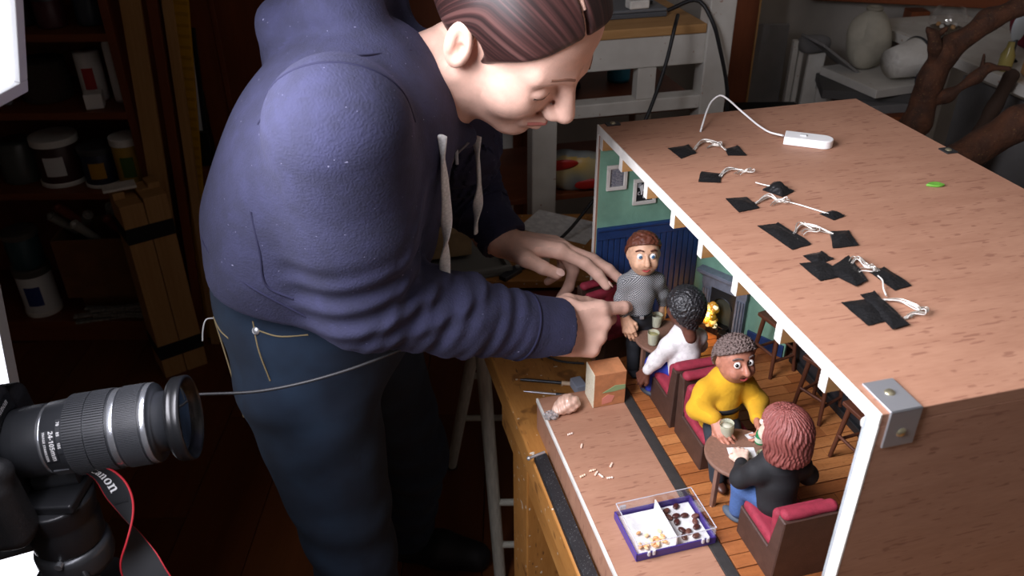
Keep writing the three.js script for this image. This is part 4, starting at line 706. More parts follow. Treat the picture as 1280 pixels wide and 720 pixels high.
// tape patches and wires on the roof
{
  const TAPE = mottle(0x1c1c1d, 0x121213, { size: 0.03, rough: 0.38, s: 205, bump: 0.0006, bf: 14 });
  const quads = [[[0.0573, 0.1094], [0.087, 0.1061], [0.0853, 0.1341], [0.059, 0.1459]], [[0.1269, 0.1316], [0.148, 0.126], [0.1435, 0.1585], [0.121, 0.1523]], [[0.0658, 0.1896], [0.087, 0.203], [0.0734, 0.2261], [0.0497, 0.2171]], [[0.1109, 0.2575], [0.1366, 0.2411], [0.1444, 0.2713], [0.1241, 0.2815]], [[0.0596, 0.2682], [0.0845, 0.2706], [0.0843, 0.3009], [0.0572, 0.3039]], [[0.1409, 0.331], [0.1589, 0.3277], [0.1645, 0.3436], [0.1473, 0.349]], [[0.0607, 0.339], [0.085, 0.3398], [0.0944, 0.3913], [0.0691, 0.3968]], [[0.1285, 0.3711], [0.1482, 0.3746], [0.139, 0.4071], [0.1109, 0.4047]], [[0.0606, 0.4235], [0.0844, 0.4267], [0.0943, 0.457], [0.0625, 0.4593]], [[0.073, 0.4101], [0.0962, 0.4077], [0.0986, 0.4255], [0.0756, 0.4309]], [[0.0762, 0.4441], [0.1152, 0.425], [0.1058, 0.471], [0.0887, 0.4786]], [[0.1174, 0.4553], [0.1371, 0.4526], [0.1405, 0.4896], [0.1199, 0.493]], [[0.0596, 0.4985], [0.0912, 0.4999], [0.0959, 0.5345], [0.0609, 0.5383]], [[0.0832, 0.4919], [0.0986, 0.4917], [0.096, 0.5477], [0.0765, 0.5502]]];
  const labels = ['square black tape patch holding the wires closest to the white battery pack', 'small black tape patch beside the white battery pack', 'plain square black tape patch second from the battery pack in the front row', 'folded black tape patch with a raised hump on the roof', 'black tape patch on roof, third from the battery pack in the front row', 'smallest black tape patch on the plywood roof', 'long narrow black tape patch on roof, fourth from the battery pack in the front row', 'torn-edged black tape patch in the rear row on the roof', 'wide black tape patch at the bottom of the overlapping group of three', 'short black tape patch tucked behind the overlapping group of three', 'black tape patch lying over the overlapping group of three', 'black tape patch facing the overlapping group of three across wires', 'broad black tape patch closest to the steel corner bracket', 'narrow black tape strip crossing the broad patch by the steel bracket'];
  quads.forEach((q, i) => {
    const n = 9, P = [], I = [], c = [0, 1].map((k) => (q[0][k] + q[1][k] + q[2][k] + q[3][k]) / 4), lift = i === 10 || i === 13 ? 0.0016 : i === 9 ? 0.0002 : 0.0006;
    for (let s = 0; s < 2; s++) for (let b = 0; b <= n; b++) for (let a = 0; a <= n; a++) {
      const u = a / n, v = b / n; const e = [0, 1].map((k) => mix(mix(q[0][k], q[1][k], u), mix(q[3][k], q[2][k], u), v) - c[k]);
      const edge = Math.min(u, 1 - u, v, 1 - v), hump = (i === 3 ? 0.008 : 0.0026) * sstep(0, 0.35, edge) * (0.4 + 0.9 * fbm(u * 0.99, v * 0.99, 3, 3, 2, 300 + i)) + (u > 0.98 ? 0.0016 * vn(v * 5, i, 9, 99, 4) : 0);
      const jag = edge < 0.001 ? 0.0011 * (vn(u * 7 + v * 5, i * 3.3, 50, 50, 6) - 0.5) : 0;
      P.push(e[0] + jag, lift + (s ? 0 : 0.0005) + hump, e[1] + jag);
    }
    const id = (s, a, b) => s * (n + 1) ** 2 + b * (n + 1) + a;
    for (let b = 0; b < n; b++) for (let a = 0; a < n; a++) { I.push(id(0, a, b), id(0, a, b + 1), id(0, a + 1, b), id(0, a + 1, b), id(0, a, b + 1), id(0, a + 1, b + 1)); I.push(id(1, a, b), id(1, a + 1, b), id(1, a, b + 1), id(1, a + 1, b), id(1, a + 1, b + 1), id(1, a, b + 1)); }
    const g = new THREE.BufferGeometry(); g.setAttribute('position', new THREE.BufferAttribute(new Float32Array(P), 3)); g.setIndex(I); g.computeVertexNormals();
    single('tape_patch', labels[i], 'tape', uvs(g), TAPE, B(c[0], H, c[1]), TH, 'black tape patches on the plywood roof');
  });
  const WIRE = mat(0xd8d4cc, 0.25, { clearcoat: 0.5 }), SILV = mat(0xc9c3b8, 0.3, { metalness: 0.7 });
  const bundles = [[[0.088, 0.124], [0.112, 0.104], [0.122, 0.116], [0.127, 0.135]], [[0.080, 0.211], [0.102, 0.195], [0.119, 0.203]], [[0.084, 0.29], [0.108, 0.279], [0.116, 0.29]], [[0.089, 0.368], [0.106, 0.352], [0.114, 0.362], [0.128, 0.377]], [[0.104, 0.443], [0.120, 0.433], [0.119, 0.45], [0.128, 0.458]], [[0.098, 0.505], [0.112, 0.512], [0.118, 0.53], [0.098, 0.539]]];
  const bl = ['coil of thin clear wire beside the tape patch closest to the battery pack', 'coil of thin wire ending in a loop beside the second front-row tape patch', 'fan of thin wires beside the folded humped tape patch', 'coil of thin wires beside the long narrow tape patch', 'coil of thin wires behind the overlapping tape group', 'loose loop of thin wires by the tape closest to the steel bracket'];
  bundles.forEach((p, i) => {
    const o = thing('wire_bundle', bl[i], 'wires', B(p[0][0], H, p[0][1]), TH, 'loose wire bundles on the plywood roof');
    for (let k = 0; k < 6; k++) {
      const pts = []; p.forEach(([x, z], j) => pts.push([x - p[0][0] + rr(-0.003, 0.003) * (j ? 1 : 0.6), 0.0012 + (j && j < p.length - 1 ? rr(0.0005, 0.0045) : 0), z - p[0][1] + rr(-0.004, 0.004) * (j ? 1 : 0.6)]));
      const e = pts[Math.min(2, pts.length - 1)]; if (k < 3) { pts.length = Math.min(pts.length, 3); pts.push([e[0] + 0.005, 0.005, e[2] + 0.003], [e[0] + 0.001, 0.004, e[2] + 0.009], [e[0] - 0.008, 0.003, e[2] + 0.004], [e[0] - 0.016, 0.002, e[2] + 0.006 + 0.002 * k]); }
      part(o, 'wire', tube(pts, 0.00055, 36, 5), k % 2 ? WIRE : SILV);
    }
  });
  const lk = (pts, label) => single('thin_wire', label, 'wire', tube(pts.map(([x, h, z]) => [x - pts[0][0], h, z - pts[0][2]]), 0.0008, 30, 6), WIRE, B(pts[0][0], H, pts[0][2]), TH);
  lk([[0.110, 0.004, 0.243], [0.118, 0.003, 0.25], [0.125, 0.003, 0.257]], 'short white wire poking from the folded humped tape patch');
  lk([[0.116, 0.002, 0.29], [0.13, 0.0015, 0.305], [0.142, 0.0015, 0.323], [0.149, 0.002, 0.336]], 'thin pale wire running to the smallest tape patch');
  lk([[0.12, 0.002, 0.467], [0.115, 0.005, 0.48], [0.108, 0.004, 0.492], [0.104, 0.003, 0.502]], 'thin wire linking two tape patches beside the steel bracket');
}
{ // battery pack and its lead
  const a = B(0.2385, H, 0.1435), WP = mat(0xf2f2f0, 0.35);
  const o = thing('battery_pack', 'white rounded switch box with a lead on the plywood roof', 'battery pack', a, TH - 0.62);
  part(o, 'casing', (() => { const s = new THREE.Shape(); s.moveTo(-0.028, -0.0115); s.lineTo(0.019, -0.0115); s.absarc(0.019, 0, 0.0115, -Math.PI / 2, Math.PI / 2, false); s.lineTo(-0.028, 0.0115); s.closePath(); const g = uvs(new THREE.ExtrudeGeometry(s, { depth: 0.0085, bevelEnabled: true, bevelSize: 0.0012, bevelThickness: 0.0012, bevelSegments: 2, curveSegments: 14 })); g.rotateX(-Math.PI / 2); return put(g, 0, 0.0014, 0); })(), WP);
  part(o, 'switch', put(box(0.008, 0.0018, 0.005, 0.0006), -0.006, 0.012, 0), mat(0xd2d4d4, 0.4));
  const P = [[0.2155, 0.006, 0.121], [0.2095, 0.003, 0.098], [0.2075, 0.003, 0.07], [0.2055, 0.006, 0.045], [0.197, 0.014, 0.03], [0.182, 0.027, 0.022], [0.173, 0.0315, 0.018], [0.160, 0.0265, 0.021], [0.146, 0.018, 0.035], [0.135, 0.010, 0.05], [0.1235, 0.001, 0.066]];
  const ld = single('battery_lead', 'white cable arching over the roof edge from the battery pack', 'cable', tube(P.map(([x, h, z]) => [x - P[0][0], h, z - P[0][2]]), 0.0013, 80, 8), WP, B(P[0][0], H, P[0][2]), TH);
}
single('leaf_scrap', 'small bright green leaf scrap lying on the plywood roof', 'scrap', (() => { const s = new THREE.Shape(); s.moveTo(0, 0); s.quadraticCurveTo(0.006, 0.008, 0.016, 0.005); s.lineTo(0.02, 0.0); s.quadraticCurveTo(0.012, -0.006, 0, 0); const g = uvs(new THREE.ExtrudeGeometry(s, { depth: 0.0012, bevelEnabled: true, bevelSize: 0.0005, bevelThickness: 0.0008, bevelSegments: 1 })); g.rotateX(-Math.PI / 2 + 0.06); return put(g, 0, 0.0012, 0); })(), mottle(0x74b843, 0x58992c, { size: 0.02, rough: 0.5, s: 211 }), B(0.302, H, 0.2985), TH - 0.3);
{ // wooden offcut by the strip
  const o = thing('painted_offcut', 'small wood block with a cream end and orange painted face', 'block', B(-0.061, 0.0003, 0.165), TH);
  part(o, 'block', span(0, 0.046, 0, 0.056, 0, 0.034, 0.0008, 0), mottle(0xc8875a, 0xb97848, { size: 0.05, rough: 0.6, s: 213 }));
  part(o, 'cream_face', span(-0.001, 0.0002, 0.0, 0.056, 0, 0.034, 0.0003), mottle(0xefe9d2, 0xe2dabd, { size: 0.05, rough: 0.6, s: 214, spots: 0.22, spotC: 0xb08a5a }));
  part(o, 'paint_smear', extrude([[0.012, 0.024], [0.03, 0.034], [0.045, 0.033], [0.045, 0.026], [0.028, 0.024]], 0.0005, 0).translate(0, 0, 0.034), mat(0x8fa878, 0.6), 'green paint smear');
  part(o, 'pink_smear', extrude([[0.012, 0.004], [0.026, 0.006], [0.03, 0.016], [0.02, 0.02], [0.012, 0.014]], 0.0005, 0).translate(0, 0, 0.034), mat(0xd88a78, 0.6), 'pink paint smear');
}
{ // modelling clay in wrap
  const o = thing('clay_lump', 'lump of pink modelling clay in clear wrap on the base corner', 'clay', B(-0.1, 0.0005, 0.193), TH);
  const f = (x, y, z) => { let d = ell(x, y, z, 0.003, 0.011, 0, 0.0175, 0.0125, 0.0145); d = smin(d, ell(x, y, z, -0.01, 0.006, 0.004, 0.011, 0.007, 0.009), 0.006); d += 0.0011 * Math.sin(x * 480 + z * 300) * Math.sin(y * 430 + x * 200); return smax(d, -y, 0.002); };
  part(o, 'clay', sdf(f, [-0.03, -0.003, -0.022], [0.03, 0.03, 0.022], 0.0012), mottle(0xf3c9b2, 0xe8b79e, { size: 0.02, rough: 0.35, s: 216, extra: { clearcoat: 0.5 } }));
  const g = sdf((x, y, z) => { const d = ell(x, y, z, -0.023, 0.004, 0.01, 0.011, 0.005, 0.008) + 0.0016 * Math.sin(x * 700) * Math.sin(z * 800); return smax(d, -y, 0.001); }, [-0.04, -0.003, -0.004], [-0.006, 0.014, 0.024], 0.0011);
  part(o, 'clear_wrap', g, mat(0xf4f4f4, 0.15, { transmission: 0.8, thickness: 0.002, ior: 1.3 }));
}
{ // tools on the bench
  const y = BASEH + 0.0003, a = thing('modelling_tool', 'grey metal modelling tool with pale wooden handle on the workbench', 'tool', B(-0.118, y, 0.048), TH);
  const p0 = V(0, 0.0035, 0), p1 = V(0.052, 0.0035, 0.022), p2 = V(0.088, 0.0035, 0.0375), p3 = V(-0.008, 0.003, -0.0035);
  part(a, 'shaft', [bar(p0, p1, 0.0026), bar(p3, p0, 0.0012, 0.0026)], DARKSTEEL); part(a, 'handle', bar(p1, p2, 0.0034, 0.003), mat(0xe6c9a6, 0.5));
  const b = thing('steel_scriber', 'short bright steel scriber beside the modelling tool', 'tool', B(-0.116, y, 0.078), TH);
  part(b, 'shaft', bar([0, 0.002, 0], [0.034, 0.002, 0.0145], 0.0018), STEEL); part(b, 'tip', bar([-0.012, 0.002, -0.005], [0, 0.002, 0], 0.0006, 0.0018), STEEL);
  part(b, 'grip', bar([0.034, 0.002, 0.0145], [0.062, 0.002, 0.0265], 0.0024), DARKSTEEL);
  single('grey_eraser', 'grey-blue rubber block beside the cream-ended offcut', 'eraser', put(box(0.018, 0.016, 0.026, 0.002), 0, 0.008, 0), mat(0xa3abba, 0.7), B(-0.045, y, 0.088), TH + 0.1);
}
[[-0.109, 0.243, 0.3], [-0.102, 0.269, 1.2], [-0.103, 0.316, 0.2], [-0.096, 0.328, 2.1], [-0.077, 0.313, 1.0], [-0.118, 0.322, 0.4], [-0.086, 0.334, 0.0], [-0.1, 0.322, 0.9]].forEach(([x, z, a], i) => single('clay_crumb', 'tiny pale clay crumb scattered on the plywood base', 'crumb', sdf((p, q, r) => cone(p, q, r, [-0.0032, 0.0013, 0, 0.0032, 0.0013, 0.0006, 0.0014, 0.0012]) + 0.0003 * Math.sin(p * 2000 + i), [-0.007, -0.002, -0.004], [0.007, 0.005, 0.004], 0.0006), mat([0xf6e0d0, 0xf0d2bc, 0xf4d6b8][i % 3], 0.6), B(x, 0.0003, z), TH + a, 'clay crumbs on the plywood base'));
{ // clear lidded parts box
  const w = 0.098, d = 0.068, o = thing('parts_box', 'clear-lidded purple parts box with white and dark compartments', 'box', B(-0.055, 0.0003, 0.4305), TH + 0.02);
  const PUR = mat(0x4a3a86, 0.35), CL = mat(0xffffff, 0.04, { transmission: 1, thickness: 0, ior: 1.45 });
  part(o, 'tray', [span(-w / 2, w / 2, 0, 0.002, -d / 2, d / 2, 0.0008), span(-w / 2, w / 2, 0.002, 0.011, d / 2 - 0.002, d / 2, 0.0006), span(-w / 2, w / 2, 0.002, 0.011, -d / 2, -d / 2 + 0.002, 0.0006), span(-w / 2, -w / 2 + 0.002, 0.002, 0.011, -d / 2, d / 2, 0.0006), span(w / 2 - 0.002, w / 2, 0.002, 0.011, -d / 2, d / 2, 0.0006)], PUR);
  part(o, 'white_liner', [span(-w / 2 + 0.003, 0.001, 0.0022, 0.006, -d / 2 + 0.004, d / 2 - 0.004, 0.0005), span(0.0, 0.0016, 0.002, 0.021, -d / 2 + 0.004, d / 2 - 0.003, 0.0004), span(0.004, w / 2 - 0.004, 0.0022, 0.0045, -d / 2 + 0.004, d / 2 - 0.004, 0.0005)], PAPER);
  const e = 0.0012, lid = part(o, 'clear_lid', [span(-w / 2 + e, w / 2 - e, 0.0238, 0.025, -d / 2 + e, d / 2 - e, 0.0003), span(-w / 2 + e, w / 2 - e, 0.0112, 0.0238, d / 2 - 2 * e, d / 2 - e, 0), span(-w / 2 + e, w / 2 - e, 0.0112, 0.0238, -d / 2 + e, -d / 2 + 2 * e, 0), span(-w / 2 + e, -w / 2 + 2 * e, 0.0112, 0.0238, -d / 2 + e, d / 2 - e, 0), span(w / 2 - 2 * e, w / 2 - e, 0.0112, 0.0238, -d / 2 + e, d / 2 - e, 0)], CL, 'clear plastic lid');
  const FR = mat(0xe4e6ee, 0.25, { transmission: 0.5, thickness: 0.001 });
  part(lid, 'lid_edge', [bar([-w / 2 + e, 0.0246, d / 2 - e], [w / 2 - e, 0.0246, d / 2 - e], 0.0006), bar([-w / 2 + e, 0.0246, -d / 2 + e], [w / 2 - e, 0.0246, -d / 2 + e], 0.0006), bar([-w / 2 + e, 0.0246, -d / 2 + e], [-w / 2 + e, 0.0246, d / 2 - e], 0.0006), bar([w / 2 - e, 0.0246, -d / 2 + e], [w / 2 - e, 0.0246, d / 2 - e], 0.0006)], FR);
  for (const x of [-0.032, 0.034]) part(o, 'clasp', [span(x - 0.004, x - 0.001, 0.007, 0.014, d / 2 - 0.0005, d / 2 + 0.0022, 0.0006), span(x + 0.002, x + 0.005, 0.007, 0.014, d / 2 - 0.0005, d / 2 + 0.0022, 0.0006)], mat(0xf2f2f4, 0.2, { transmission: 0.3 }));
  part(o, 'hinge', span(-0.042, -0.034, 0.012, 0.017, -d / 2 - 0.002, -d / 2 + 0.001, 0.001), FR);
  const BR = mat(0x4a2622, 0.35), BR2 = mat(0x6a4238, 0.4), OR = mat(0xf0b078, 0.7), YE = mat(0xf3d2a4, 0.7);
  [[0.012, -0.022, 0.5], [0.020, -0.012, 0.2], [0.017, -0.003, 1.0], [0.011, -0.012, 2], [0.026, -0.026, 0.8], [0.030, -0.010, 0.1], [0.038, 0.002, 1.2], [0.036, 0.010, 0.4], [0.018, 0.010, 2.2], [0.024, 0.014, 0.9], [0.030, 0.022, 0.3], [0.016, 0.020, 1.4], [0.042, -0.006, 0.2]].forEach(([x, z, a], i) => { const m = single('mouth_piece', 'small dark brown oval clay mouth piece in the clear parts box', 'clay piece', put(ball(0.0052, 12), 0, 0, 0, 0, 0, 0, [1, 0.42, 0.68]), i % 3 ? BR : BR2, B(-0.055 + x, 0.0003 + 0.0067, 0.4305 + z), TH + a, 'dark clay mouth pieces in the parts box'); });
  for (let i = 0; i < 26; i++) { const t = rnd(); single('clay_scrap', 'tiny orange clay scrap in the white compartment of the parts box', 'clay scrap', put(new THREE.IcosahedronGeometry(0.0026, 1), 0, 0, 0, rnd() * 3, rnd() * 3, 0, [1.3, 0.7, 0.9]), i % 2 ? OR : YE, B(-0.055 - 0.041 + 0.036 * rnd(), 0.0083 + (i % 4) * 0.0006, 0.4305 + 0.026 - 0.022 * t * t), TH, 'orange clay scraps in the parts box'); }
}
// ---------------------------------------------------------------- camera on its tripod
{
  const A = V(-0.503, 1.056, -0.648), Bv = V(-0.331, 1.067, -0.675), ax = Bv.clone().sub(A).normalize(), side = ax.clone().cross(V(0, 1, 0)).normalize(), up = side.clone().cross(ax);
  const M4 = new THREE.Matrix4().makeBasis(ax.clone().multiplyScalar(0.88), up, side).setPosition(A); // X along the lens, Y up, Z towards us
  const o = thing('digital_camera', 'black digital camera with a long zoom lens pointing at the model', 'camera', A);
  const fix = (g) => g.applyMatrix4(M4).translate(-A.x, -A.y, -A.z);
  const BODY = mottle(0x202124, 0x18191b, { size: 0.04, rough: 0.6, s: 221, bump: 0.0003 }), LENS = mat(0x303236, 0.38), RUB = mat(0x3a3c40, 0.55), SILVER = mat(0xb8bcc2, 0.25, { metalness: 0.8 }), GLOSS = mat(0x0c0c0e, 0.08, { clearcoat: 1 });
  const prof = (p, n = 72) => { const g = lathe(p.map(([t, r]) => [r, t]), n); g.rotateZ(-Math.PI / 2); return fix(g); };
  const bodyF = (x, y, z) => {
    const rb = (cx, cy, cz, a, b, c, r) => { const X = Math.max(Math.abs(x - cx) - a + r, 0), Y = Math.max(Math.abs(y - cy) - b + r, 0), Z = Math.max(Math.abs(z - cz) - c + r, 0); return Math.sqrt(X * X + Y * Y + Z * Z) - r; };
    let d = rb(-0.026, -0.014, 0.0, 0.024, 0.048, 0.07, 0.012);
    d = smin(d, rb(-0.008, -0.030, 0.060, 0.026, 0.045, 0.022, 0.018), 0.012);
    d = smin(d, rb(-0.022, 0.042, -0.004, 0.024, 0.018, 0.026, 0.01), 0.012);
    d = smin(d, cone(x, y, z, [-0.012, 0.020, 0.056, 0.01, 0.014, 0.058, 0.017, 0.013]), 0.008);
    return smax(d, -cone(x, y, z, [0, 0, 0, 0.05, 0, 0, 0.0345, 0.0345]), 0.002);
  };
  part(o, 'camera_body', fix(sdf(bodyF, [-0.06, -0.085, -0.08], [0.04, 0.07, 0.09], 0.0024)), BODY);
  const flash = part(o, 'hot_shoe', fix([put(box(0.02, 0.006, 0.02, 0.001), -0.028, 0.062, -0.004)][0]), SILVER);
  part(o, 'shutter_button', fix(put(cyl(0.006, 0.006, 0.005), 0.008, 0.030, 0.060)), mat(0x3a3b3e, 0.3));
  part(o, 'control_dial', fix(put(cyl(0.008, 0.009, 0.006), -0.010, 0.038, 0.056)), RUB);
  const lens = part(o, 'lens_barrel', prof([[-0.012, 0], [-0.012, 0.033], [0.0, 0.033], [0.002, 0.0352], [0.012, 0.0352], [0.0125, 0.0362], [0.038, 0.0366], [0.0385, 0.0352], [0.043, 0.0352], [0.044, 0.0372], [0.066, 0.0384], [0.067, 0.0402], [0.115, 0.0405], [0.1185, 0.0392], [0.1245, 0.0405], [0.155, 0.0412], [0.1595, 0.0402], [0.16, 0.031], [0.18, 0.031], [0.181, 0.0]]), LENS);
  part(lens, 'silver_ring', [prof([[0.116, 0.0404], [0.117, 0.0409], [0.122, 0.0409], [0.123, 0.0404]]), prof([[0.152, 0.0412], [0.153, 0.0416], [0.157, 0.0414], [0.158, 0.0408]]), prof([[0.0388, 0.0352], [0.0395, 0.0357], [0.0412, 0.0357], [0.042, 0.0352]])], SILVER);
  const ribs = (t0, t1, r, n, w, h) => { const gs = []; for (let i = 0; i < n; i++) { const a = i / n * Math.PI * 2; gs.push(put(new THREE.BoxGeometry(t1 - t0, h, w), (t0 + t1) / 2, Math.cos(a) * r, Math.sin(a) * r, a)); } return fix(merge(gs)); };
  const zr = part(lens, 'zoom_ring', [ribs(0.0685, 0.0905, 0.0408, 96, 0.0017, 0.0016), ribs(0.092, 0.114, 0.041, 96, 0.0017, 0.0016)], RUB); zr.userData.kind = 'stuff';
  const fr = part(lens, 'focus_ring', [ribs(0.126, 0.150, 0.0413, 150, 0.0011, 0.0011)], RUB); fr.userData.kind = 'stuff';
  part(lens, 'front_rim', prof([[0.176, 0.031], [0.178, 0.040], [0.181, 0.0432], [0.184, 0.0438], [0.186, 0.0428], [0.188, 0.0438], [0.193, 0.0441], [0.196, 0.0436], [0.197, 0.0415], [0.194, 0.0405], [0.186, 0.037], [0.184, 0.033]]), mat(0x1b1c1e, 0.3));
  part(lens, 'front_glass', prof([[0.188, 0.036], [0.1905, 0.02], [0.191, 0]]), GLOSS);
  part(lens, 'switch_plate', fix(put(box(0.018, 0.012, 0.003, 0.001), 0.055, -0.018, 0.0325, 0.5)), mat(0x505358, 0.4));
  part(lens, 'lens_foot', fix([put(cyl(0.014, 0.014, 0.05, 24), 0.03, -0.044, 0.004, 0, 0, Math.PI / 2)][0]), LENS);
  // lettering on the barrel
  const arcText = (t0, t1, r, a0, a1, tx) => { const n = 16, P = [], U = [], I = []; for (let i = 0; i <= n; i++) for (let j = 0; j < 2; j++) { const a = mix(a0, a1, i / n); P.push(j ? t1 : t0, Math.cos(a) * r, Math.sin(a) * r); U.push(i / n, j ? 1 : 0); } for (let i = 0; i < n; i++) { const k = i * 2; I.push(k, k + 1, k + 2, k + 1, k + 3, k + 2); } const g = new THREE.BufferGeometry(); g.setAttribute('position', new THREE.BufferAttribute(new Float32Array(P), 3)); g.setAttribute('uv', new THREE.BufferAttribute(new Float32Array(U), 2)); g.setIndex(I); g.computeVertexNormals(); fix(g); return part(lens, 'lettering', g, new THREE.MeshStandardMaterial({ map: tx, roughness: 0.4 })); };
  arcText(0.045, 0.060, 0.0390, 0.72, 1.55, textTex(512, 256, (g, w, h) => { g.fillStyle = '#2c2e32'; g.fillRect(0, 0, w, h); g.fillStyle = '#f4f4f4'; g.font = 'bold 118px sans-serif'; g.fillText('24-105mm', 10, 108, w - 20); g.font = 'bold 58px sans-serif'; g.fillText('IMAGE STABILIZER', 14, 216, w - 28); }));
  arcText(0.0612, 0.0662, 0.0391, 0.45, 1.35, textTex(512, 64, (g, w, h) => { g.fillStyle = '#303236'; g.fillRect(0, 0, w, h); g.fillStyle = '#f4f4f4'; g.font = 'bold 56px sans-serif'; ['70', '85', '105'].forEach((s, i) => g.fillText(s, 40 + i * 150, 52)); }));
  { const g = new THREE.PlaneGeometry(0.03, 0.012); g.rotateY(Math.PI / 2); put(g, 0.0025, 0.046, 0.0); part(o, 'maker_name', fix(g), new THREE.MeshStandardMaterial({ map: textTex(256, 96, (c, w, h) => { c.fillStyle = '#18191b'; c.fillRect(0, 0, w, h); c.fillStyle = '#f0f0f0'; c.font = 'bold 70px serif'; c.fillText('Canon', 14, 72, w - 28); }), roughness: 0.5 })); }
  // neck strap with red edges
  const path = [[-0.425, 1.045, -0.625], [-0.413, 1.030, -0.628], [-0.398, 1.005, -0.618], [-0.388, 0.975, -0.60], [-0.381, 0.95, -0.585], [-0.362, 0.915, -0.57], [-0.345, 0.86, -0.565]].map(vv), cv = new THREE.CatmullRomCurve3(path);
  const ribbon = (off0, off1, th) => { const n = 50, P = [], I = []; for (let i = 0; i <= n; i++) { const t = i / n, p = cv.getPoint(t), tw = mix(0.1, 2.5, sstep(0.22, 0.8, t)), tg = cv.getTangent(t), s0 = tg.clone().cross(V(0, 0, 1)).normalize(), s1 = tg.clone().cross(s0), s = s0.multiplyScalar(Math.cos(tw)).addScaledVector(s1, Math.sin(tw)), nn = tg.clone().cross(s).normalize(); const w = mix(0.5, 1, sstep(0, 0.35, t)); for (const [a, b] of [[off0, th], [off1, th], [off1, -th], [off0, -th]]) { const q = p.clone().addScaledVector(s, a * w).addScaledVector(nn, b); P.push(q.x - A.x, q.y - A.y, q.z - A.z); } } for (let i = 0; i < n; i++) for (let j = 0; j < 4; j++) { const a = i * 4 + j, b = i * 4 + (j + 1) % 4; I.push(a, b, a + 4, b, b + 4, a + 4); } const g = new THREE.BufferGeometry(); g.setAttribute('position', new THREE.BufferAttribute(new Float32Array(P), 3)); g.setIndex(I); g.computeVertexNormals(); return uvs(g); };
  const st = part(o, 'neck_strap', ribbon(-0.018, 0.018, 0.0009), mat(0x1f2023, 0.8), 'black neck strap with red edges');
  part(st, 'red_edge', [ribbon(-0.0192, -0.0179, 0.001), ribbon(0.0179, 0.0192, 0.001)], mat(0xb0202c, 0.6));
  { const n = 14, P = [], U = [], I = []; for (let i = 0; i <= n; i++) { const t = i / n * 0.34, p = cv.getPoint(t), tw = mix(0.1, 2.5, sstep(0.22, 0.8, t)), tg = cv.getTangent(t), s0 = tg.clone().cross(V(0, 0, 1)).normalize(), s1 = tg.clone().cross(s0), s = s0.multiplyScalar(Math.cos(tw)).addScaledVector(s1, Math.sin(tw)), nn = tg.clone().cross(s).normalize(), w = mix(0.5, 1, sstep(0, 0.35, t)); for (const a of [-0.013, 0.013]) { const q = p.clone().addScaledVector(s, a * w).addScaledVector(nn, -0.0013); P.push(q.x - A.x, q.y - A.y, q.z - A.z); U.push(i / n, a > 0 ? 0 : 1); } } for (let i = 0; i < n; i++) { const k = i * 2; I.push(k, k + 1, k + 2, k + 1, k + 3, k + 2); } const g = new THREE.BufferGeometry(); g.setAttribute('position', new THREE.BufferAttribute(new Float32Array(P), 3)); g.setAttribute('uv', new THREE.BufferAttribute(new Float32Array(U), 2)); g.setIndex(I); g.computeVertexNormals(); part(st, 'strap_lettering', g, new THREE.MeshStandardMaterial({ side: THREE.DoubleSide, map: textTex(512, 128, (c, w, h) => { c.fillStyle = '#1f2023'; c.fillRect(0, 0, w, h); c.fillStyle = '#f2f2f2'; c.font = 'bold 110px serif'; c.fillText('Canon', 60, 100, w - 100); }), roughness: 0.7 })); }
  // tripod
  const tp = V(-0.48, 0, -0.638), t = thing('camera_tripod', 'dark tripod with a chunky pan head under the camera', 'tripod', tp);
  const TM = mat(0x26272a, 0.35), TG = mat(0x4a4c50, 0.3, { metalness: 0.4 });
  part(t, 'quick_release_plate', put(box(0.07, 0.012, 0.06, 0.003), 0.0, 1.0, 0, 0, 0, 0.05), TM);
  part(t, 'pan_head', lathe([[0, 0.93], [0.033, 0.93], [0.036, 0.935], [0.037, 0.96], [0.034, 0.965], [0.036, 0.97], [0.04, 0.992], [0.037, 0.996], [0, 0.996]].map(([r, y]) => [r, y]), 40), TM);
  part(t, 'pan_collar', lathe([[0.03, 0.895], [0.037, 0.897], [0.039, 0.905], [0.039, 0.922], [0.036, 0.931], [0.02, 0.932]], 40), TG);
  const lk = part(t, 'lock_knob', [put(cyl(0.024, 0.026, 0.02, 28), 0.0, 0.892, 0.03, 0.9), put(soup(new THREE.TorusGeometry(0.026, 0.004, 10, 30)), 0.0, 0.9, 0.038, -0.65)], TM);
  part(t, 'pan_handle', [bar([-0.02, 0.945, 0.02], [-0.2, 0.925, 0.07], 0.0065), bar([-0.2, 0.925, 0.07], [-0.28, 0.915, 0.09], 0.012)], TG);
  part(t, 'tilt_screw', put(cyl(0.004, 0.004, 0.006), 0.005, 0.93, 0.038, Math.PI / 2), SILVER);
  part(t, 'centre_column', bar([0, 0.5, 0], [0, 0.9, 0], 0.014), TG);
  part(t, 'leg_crown', lathe([[0.012, 0.8], [0.045, 0.81], [0.05, 0.83], [0.045, 0.85], [0.012, 0.86]], 24), TM);
  for (let i = 0; i < 3; i++) { const a = 0.6 + i * 2.094; const p = (r, y) => [Math.sin(a) * r, y, Math.cos(a) * r]; const l = part(t, 'leg', [bar(p(0.035, 0.83), p(0.16, 0.45), 0.013), bar(p(0.16, 0.45), p(0.31, 0.01), 0.010)], TM); part(l, 'rubber_foot', put(ball(0.014, 12), ...p(0.31, 0.014)), BLACKRUB); part(l, 'leg_clamp', put(cyl(0.018, 0.018, 0.03), ...p(0.16, 0.45)), TG); }
